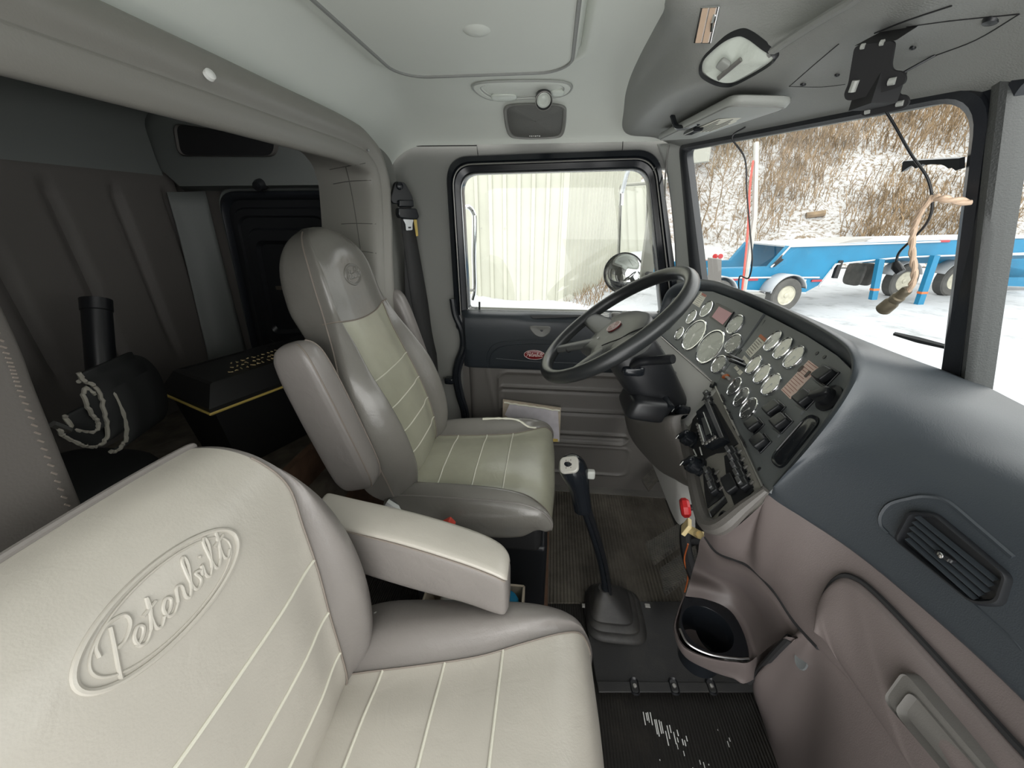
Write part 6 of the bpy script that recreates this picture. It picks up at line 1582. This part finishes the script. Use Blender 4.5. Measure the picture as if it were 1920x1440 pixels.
for pa_, pb_ in (((1444, 501), (1480, 462)), ((1480, 462), (1760, 453)), ((1270, 522), (1444, 520)), ((1450, 520), (1534, 520)), ((1534, 537), (1566, 495)), ((1566, 495), (1690, 482)), ((1310, 541), (1508, 549)), ((1690, 482), (2000, 472))): mb.tube([tl(*pa_) - TN * .03, tl(*pb_) - TN * .03], .022, 6)
obj('beam_flange', mb, M['snow_clean'], ta)
for a, b in ((1372, 524), (1410, 524), (1480, 526), (1530, 526), (1770, 452), (1862, 449)): obj('red_reflector', MB().box(tl(a, b) - TN * .02, (.30, .02, .055), (TD, TN, V(0, 0, 1))), M['red_refl'], ta)
for a, b in ((1505, 526),): obj('white_reflector', MB().box(tl(a, b) - TN * .02, (.15, .02, .055), (TD, TN, V(0, 0, 1))), M['white'], ta)
for a in (1330, 1455):
    c = tl(a, 546); R = c.z - GZ
    R = .43; c = V(c.x, c.y, GZ + R) - TN * .25
    wheel(c, R, -TN, ta)
    fpts = [c + TD * (math.cos(t) * R * 1.16) + V(0, 0, math.sin(t) * R * 1.16) for t in np.linspace(math.radians(18), math.radians(172), 18)]
    obj('mudguard', MB().grid([[p - TN * .14, p - TN * .15 + V(0, 0, .02), p + TN * .3] for p in fpts]), M['snow_clean'], ta, solid=.025)
for a, b, c_, d, w_, lo in ((1642, 485, 1628, 560, .10, 0), (1744, 478, 1704, 596, .11, 0)):
    p, q = tl(a, b) - TN * .12, tl(c_, d) - TN * .12
    if q.z < GZ: q = p + (q - p) * ((p.z - GZ) / (p.z - q.z))
    d_ = (q - p); L_ = d_.length; d_ /= L_
    lg = obj('landing_leg', MB().box((p + q) / 2, (w_ * 1.7, w_, L_), (TD, TN, d_)), M['blue'], ta)
    obj('leg_collar', MB().box(p + d_ * (L_ * .74), (w_ * 1.9, w_ * 1.1, .06), (TD, TN, d_)), M['orange'], lg)
obj('suspension_hanger', MB().box(tl(1570, 505) - TN * .0, (.10, .1, .45)), M['black_matt'], ta)
mb = MB(); a = tl(1445, 500); 
for k in range(5): mb.tube(cr([a + V(.02 * k, 0, 0), a + V(.1 + .03 * k, -.05, .18), a + V(.2, 0, .28 - .04 * k)], 4), .016, 5)
obj('air_hose', mb, M['black'], ta)
for k, (a, b, c_, d) in enumerate(((1575, 455, 1640, 449),)): obj('deck_plate', MB().prism([tl(1570, 457), tl(1600, 449), tl(1640, 446), tl(1620, 453)], TN * .8), M['dull_metal'], ta)
tb_ = thing('chassis_trailer', 'second blue trailer farther right, its dual wheels showing under the first deck', 'trailer', V(11, 13.3, GZ))
T1 = V(10.9, 13.26, 0)
def t2(px, py, back=0.0): return P(px, py, pl=(T1 + TN * back, -TN))
obj('main_beam', MB().prism([t2(a, b) for a, b in ((1560, 483), (1700, 480), (2000, 478), (2000, 520), (1870, 520), (1860, 495), (1560, 492))], TN * .15), M['blue'], tb_)
obj('side_skirt', MB().prism([t2(a, b) for a, b in ((1858, 490), (2000, 486), (2000, 540), (1880, 536))], TN * .1), M['blue'], tb_)
for a in (1675, 1768):
    c = t2(a, 518); R = .50; c = V(c.x, c.y, GZ + R - .03) - TN * .25; wheel(c, R, -TN, tb_)
    fpts = [c + TD * (math.cos(t) * R * 1.12) + V(0, 0, math.sin(t) * R * 1.12) for t in np.linspace(math.radians(20), math.radians(160), 16)]
    obj('mudguard', MB().grid([[p - TN * .12, p + TN * .3] for p in fpts]), M['snow_clean'], tb_, solid=.02)
for q in (1602, 1622): obj('axle_block', MB().quadric(t2(q, 514, .3), (TD, TN, V(0, 0, 1)), (.07, .3, .34), .5, 8), M['tyre'], tb_)
obj('deck_snow', MB().prism([t2(a, b) for a, b in ((1850, 470), (2000, 465), (2000, 480), (1860, 488))], TN * 1.4), M['snow_clean'], tb_)
# white parked lorry tail and grey board by the driver pillar
wt = thing('parked_truck', 'back of a white truck with red tail lights past the driver pillar', 'truck', V(4.5, 12.5, GZ))
wpl = (V(5.4, 15.5, 0), V(-.3, -.95, 0).normalized())
def wq(px, py, o=0.0): return P(px, py, pl=wpl) + wpl[1] * o
obj('cargo_box', MB().prism([wq(1205, 455), wq(1358, 470), wq(1356, 492), wq(1205, 500)], -wpl[1] * 1.6), M['white'], wt, bev=.02)
for a, b in ((1341, 480.5), (1351, 480.5), (1228, 484)): obj('tail_light', MB().lathe(wq(a, b, .01), wpl[1], [(0, 0), (.09, 0), (.08, .03), (0, .035)], 14), M['red'], wt)
obj('bumper', MB().prism([wq(1212, 492), wq(1356, 492), wq(1354, 500), wq(1212, 502)], -wpl[1] * .5), M['blue'], wt)
obj('light_bar', MB().prism([wq(1300, 487, .02), wq(1330, 487, .02), wq(1330, 495, .02), wq(1300, 495, .02)], -wpl[1] * .05), M['orange'], wt)
wheel(V(*(wq(1232, 540).to_tuple()[:2]), GZ + .42), .42, wpl[1], wt)
tag(obj('grey_post', MB().prism([P(1327, 484, Y=3.0), P(1353, 487, Y=3.0), P(1352, 545, Y=3.0), P(1328, 545, Y=3.0)], V(.02, .06, 0)), M['door_grey']), 'upright dark grey board outside the windshield beside the driver pillar', 'board')
tag(obj('grey_box', MB().prism([P(1294, 277, Y=2.2), P(1331, 274, Y=2.2), P(1327, 302, Y=2.2), P(1297, 306, Y=2.2)], V(.02, .04, 0)), M['siding_trim']), 'small grey box outside the top driver corner of the windshield', 'box')
fp0, fp1 = P(1418, 268, Y=2.0), P(1394, 548, Y=1.75)
mk = thing('marker_pole', 'tall grey marker pole with a red ribbon outside the windshield', 'pole', fp1)
obj('pole', MB().tube([fp0, fp0.lerp(fp1, .5) + V(.02, 0, 0), fp1, fp1 + (fp1 - fp0) * .4], .011, 8), M['dull_metal'], mk)
obj('ribbon', MB().tube(cr([fp0.lerp(fp1, .12) + V(-.010, -.008, 0), fp0.lerp(fp1, .3) + V(-.013, -.006, 0), fp0.lerp(fp1, .6) + V(-.008, -.010, 0), fp1 + V(-.010, -.008, 0)], 6), .0042, 6), M['red_belt'], mk)
hk = P(1427, 551, X=.95)
hkt = thing('hood_knob', 'small round black knob standing outside just above the dash edge', 'knob', hk)
obj('ball', MB().quadric(hk, AX, (.014, .014, .013), 1, 8), M['black_gloss'], hkt); obj('stem', MB().tube([hk, hk - V(0, 0, .16)], .004, 6), M['black'], hkt)
wb = thing('wiper', 'thin black wiper blade resting on the lower windshield glass', 'wiper', ws(1700, 650) - wn * .03)
obj('blade', MB().tube([ws(1648, 634) - wn * .03, ws(1690, 646) - wn * .03, ws(1758, 664) - wn * .03], [.004, .006, .004], 6), M['black'], wb)
obj('wiper_arm', MB().tube([ws(1752, 663) - wn * .03, ws(1772, 720) - wn * .02], .005, 6), M['black'], wb)

# ---- metal clad building beyond the driver window
bd_ = thing('metal_building', 'cream ribbed metal building outside the driver window', 'building', V(-3, 10.5, GZ))
BY = 10.4; cx0 = P(1054, 500, Y=BY).x
def clad(p0, p1, z0, z1, step, dep, n):
    d = p1 - p0; L = d.length; d /= L; pts = []; s = 0
    while s < L:
        for a, h in ((0, 0), (step * .30, 0), (step * .36, dep), (step * .60, dep), (step * .66, 0)):
            if s + a < L: pts.append(p0 + d * (s + a) + n * h)
        s += step
    return MB().grid([[V(p.x, p.y, z0) for p in pts], [V(p.x, p.y, z1) for p in pts]])
obj('front_cladding', clad(V(-18, BY, 0), V(cx0, BY, 0), GZ, 7, .36, .05, V(0, -1, 0)), M['siding'], bd_, ang=20)
e1 = V(cx0 + 3.6, BY + 9.5, 0); dd = (e1 - V(cx0, BY, 0)).normalized()
obj('side_cladding', clad(V(cx0, BY, 0), e1, GZ, 7, .36, .05, V(dd.y, -dd.x, 0)), M['siding'], bd_, ang=20)
obj('corner_trim', MB().box((cx0, BY - .05, 3), (.14, .06, 8.2)), M['siding'], bd_)
mb = MB()
for x in np.linspace(-8, cx0 - .3, 14): mb.box((x, BY - .07, .9 + .0), (.03, .02, .03))
obj('cladding_screw', mb, M['siding_trim'], bd_)
# snow bank and weeds against the wall
G = []
for x in np.linspace(-12, cx0 + .9, 60):
    q = min(1, max(0, (cx0 + .9 - x) / 1.6)); G.append([V(x, BY - 1.2 - .2 * math.sin(x * 2), GZ + .01), V(x, BY - .6, GZ + (.12 + .06 * math.sin(x * 3.1)) * q), V(x, BY + .03, GZ + (.24 + .10 * math.sin(x * 1.7)) * q)])
tag(obj('snow_bank', MB().grid(G), M['snow_clean']), 'low snow bank along the foot of the cream metal building', 'snow', kind='stuff')
mb_w = mb = MB()
for k in range(420):
    f = rb.random() ** 1.1; p = V(cx0, BY, 0).lerp(e1, f) + V(dd.y, -dd.x, 0) * rb.uniform(.05, .8); twig(V(p.x, p.y, GZ), rb.uniform(.12, .5), .5, .010 + .004 * f)
tag(obj('weeds', mb, M['twig']), 'strip of dry weeds along the receding side of the metal building', 'weeds', kind='stuff')

# ---- door mirrors and the grab rail outside
my = 1.80
mr = thing('door_mirror', 'tall rectangular chrome door mirror outside the driver window', 'mirror', P(1190, 420, Y=my))
mo = [P(1166, 347, Y=my + .20), P(1218, 343, Y=my - .06), P(1214, 492, Y=my - .06), P(1161, 491, Y=my + .20)]
mn = (mo[1] - mo[0]).cross(mo[3] - mo[0]).normalized()
if mn.y > 0: mn = -mn
o = roundpoly(mo, .02, 5)
obj('mirror_shell', MB().ringloft([[p - mn * .05 for p in inset(o, .02)], [p - mn * .05 for p in inset(o, .9)], [p - mn * .02 for p in o], [p + mn * .006 for p in o], [p + mn * .006 for p in inset(o, .95)]]), M['chrome'], mr)
obj('mirror_rim', MB().tube([p + mn * .006 for p in o], .006, 6, closed=True), M['siding_trim'], mr)
obj('mirror_glass', MB().prism([p + mn * .003 for p in inset(o, .95)], mn * .001), M['mirror'], mr)
obj('mirror_arm', MB().tube([P(1206, 495, Y=my), P(1204, 512, Y=my), P(1225, 515, Y=1.6), P(1240, 520, Y=1.55)], .010, 8), M['black'], mr)
obj('mirror_arm', MB().tube([P(1164, 385, Y=my), P(1166, 360, Y=my), P(1176, 322, Y=1.7), P(1190, 300, Y=1.55)], .010, 8), M['chrome'], mr)
obj('mirror_post', MB().box(P(1222, 440, Y=1.72), (.05, .04, .40)), M['siding_trim'], mr)
cm = thing('convex_mirror', 'round convex mirror on a thin ring below the door mirror', 'mirror', P(1172, 522, Y=my - .04))
cq = P(1169, 512, Y=my - .04); cu2, cw2, cn2 = basis(V(-.35, -1, .1), V(1, 0, 0))
obj('mirror_bowl', MB().lathe(cq, cn2, [(0, -.03), (.06, -.02), (.083, 0), (.085, .004), (.083, .006)], 36, cap=False), M['chrome'], cm)
obj('mirror_glass', MB().lathe(cq, cn2, [(.083, .004), (.06, .012), (.03, .016), (0, .017)], 36), M['mirror'], cm)
obj('mirror_ring', MB().tube([cq + cn2 * .006 + cu2 * (.085 * math.cos(t)) + cw2 * (.085 * math.sin(t)) for t in np.linspace(0, 2 * math.pi, 40, endpoint=False)], .0026, 6, closed=True), M['black_matt'], cm)
obj('mirror_stem', MB().tube([cq - cn2 * .02, cq + V(.06, .0, .03), P(1206, 500, Y=my)], .007, 6), M['black'], cm)
gr_ = thing('grab_rail', 'bent chrome grab rail outside the far edge of the driver window', 'rail', P(885, 480, Y=1.66))
obj('rail', MB().tube(cr([P(868, 388, Y=1.60), P(878, 388, Y=1.66), P(887, 398, Y=1.66), P(890, 415, Y=1.66), P(889, 480, Y=1.66), P(890, 540, Y=1.66), P(886, 562, Y=1.66)], 6), .010, 10), M['chrome'], gr_)
obj('rail_bracket', MB().tube([P(872, 544, Y=1.60), P(890, 544, Y=1.66)], .006, 6), M['dull_metal'], gr_)
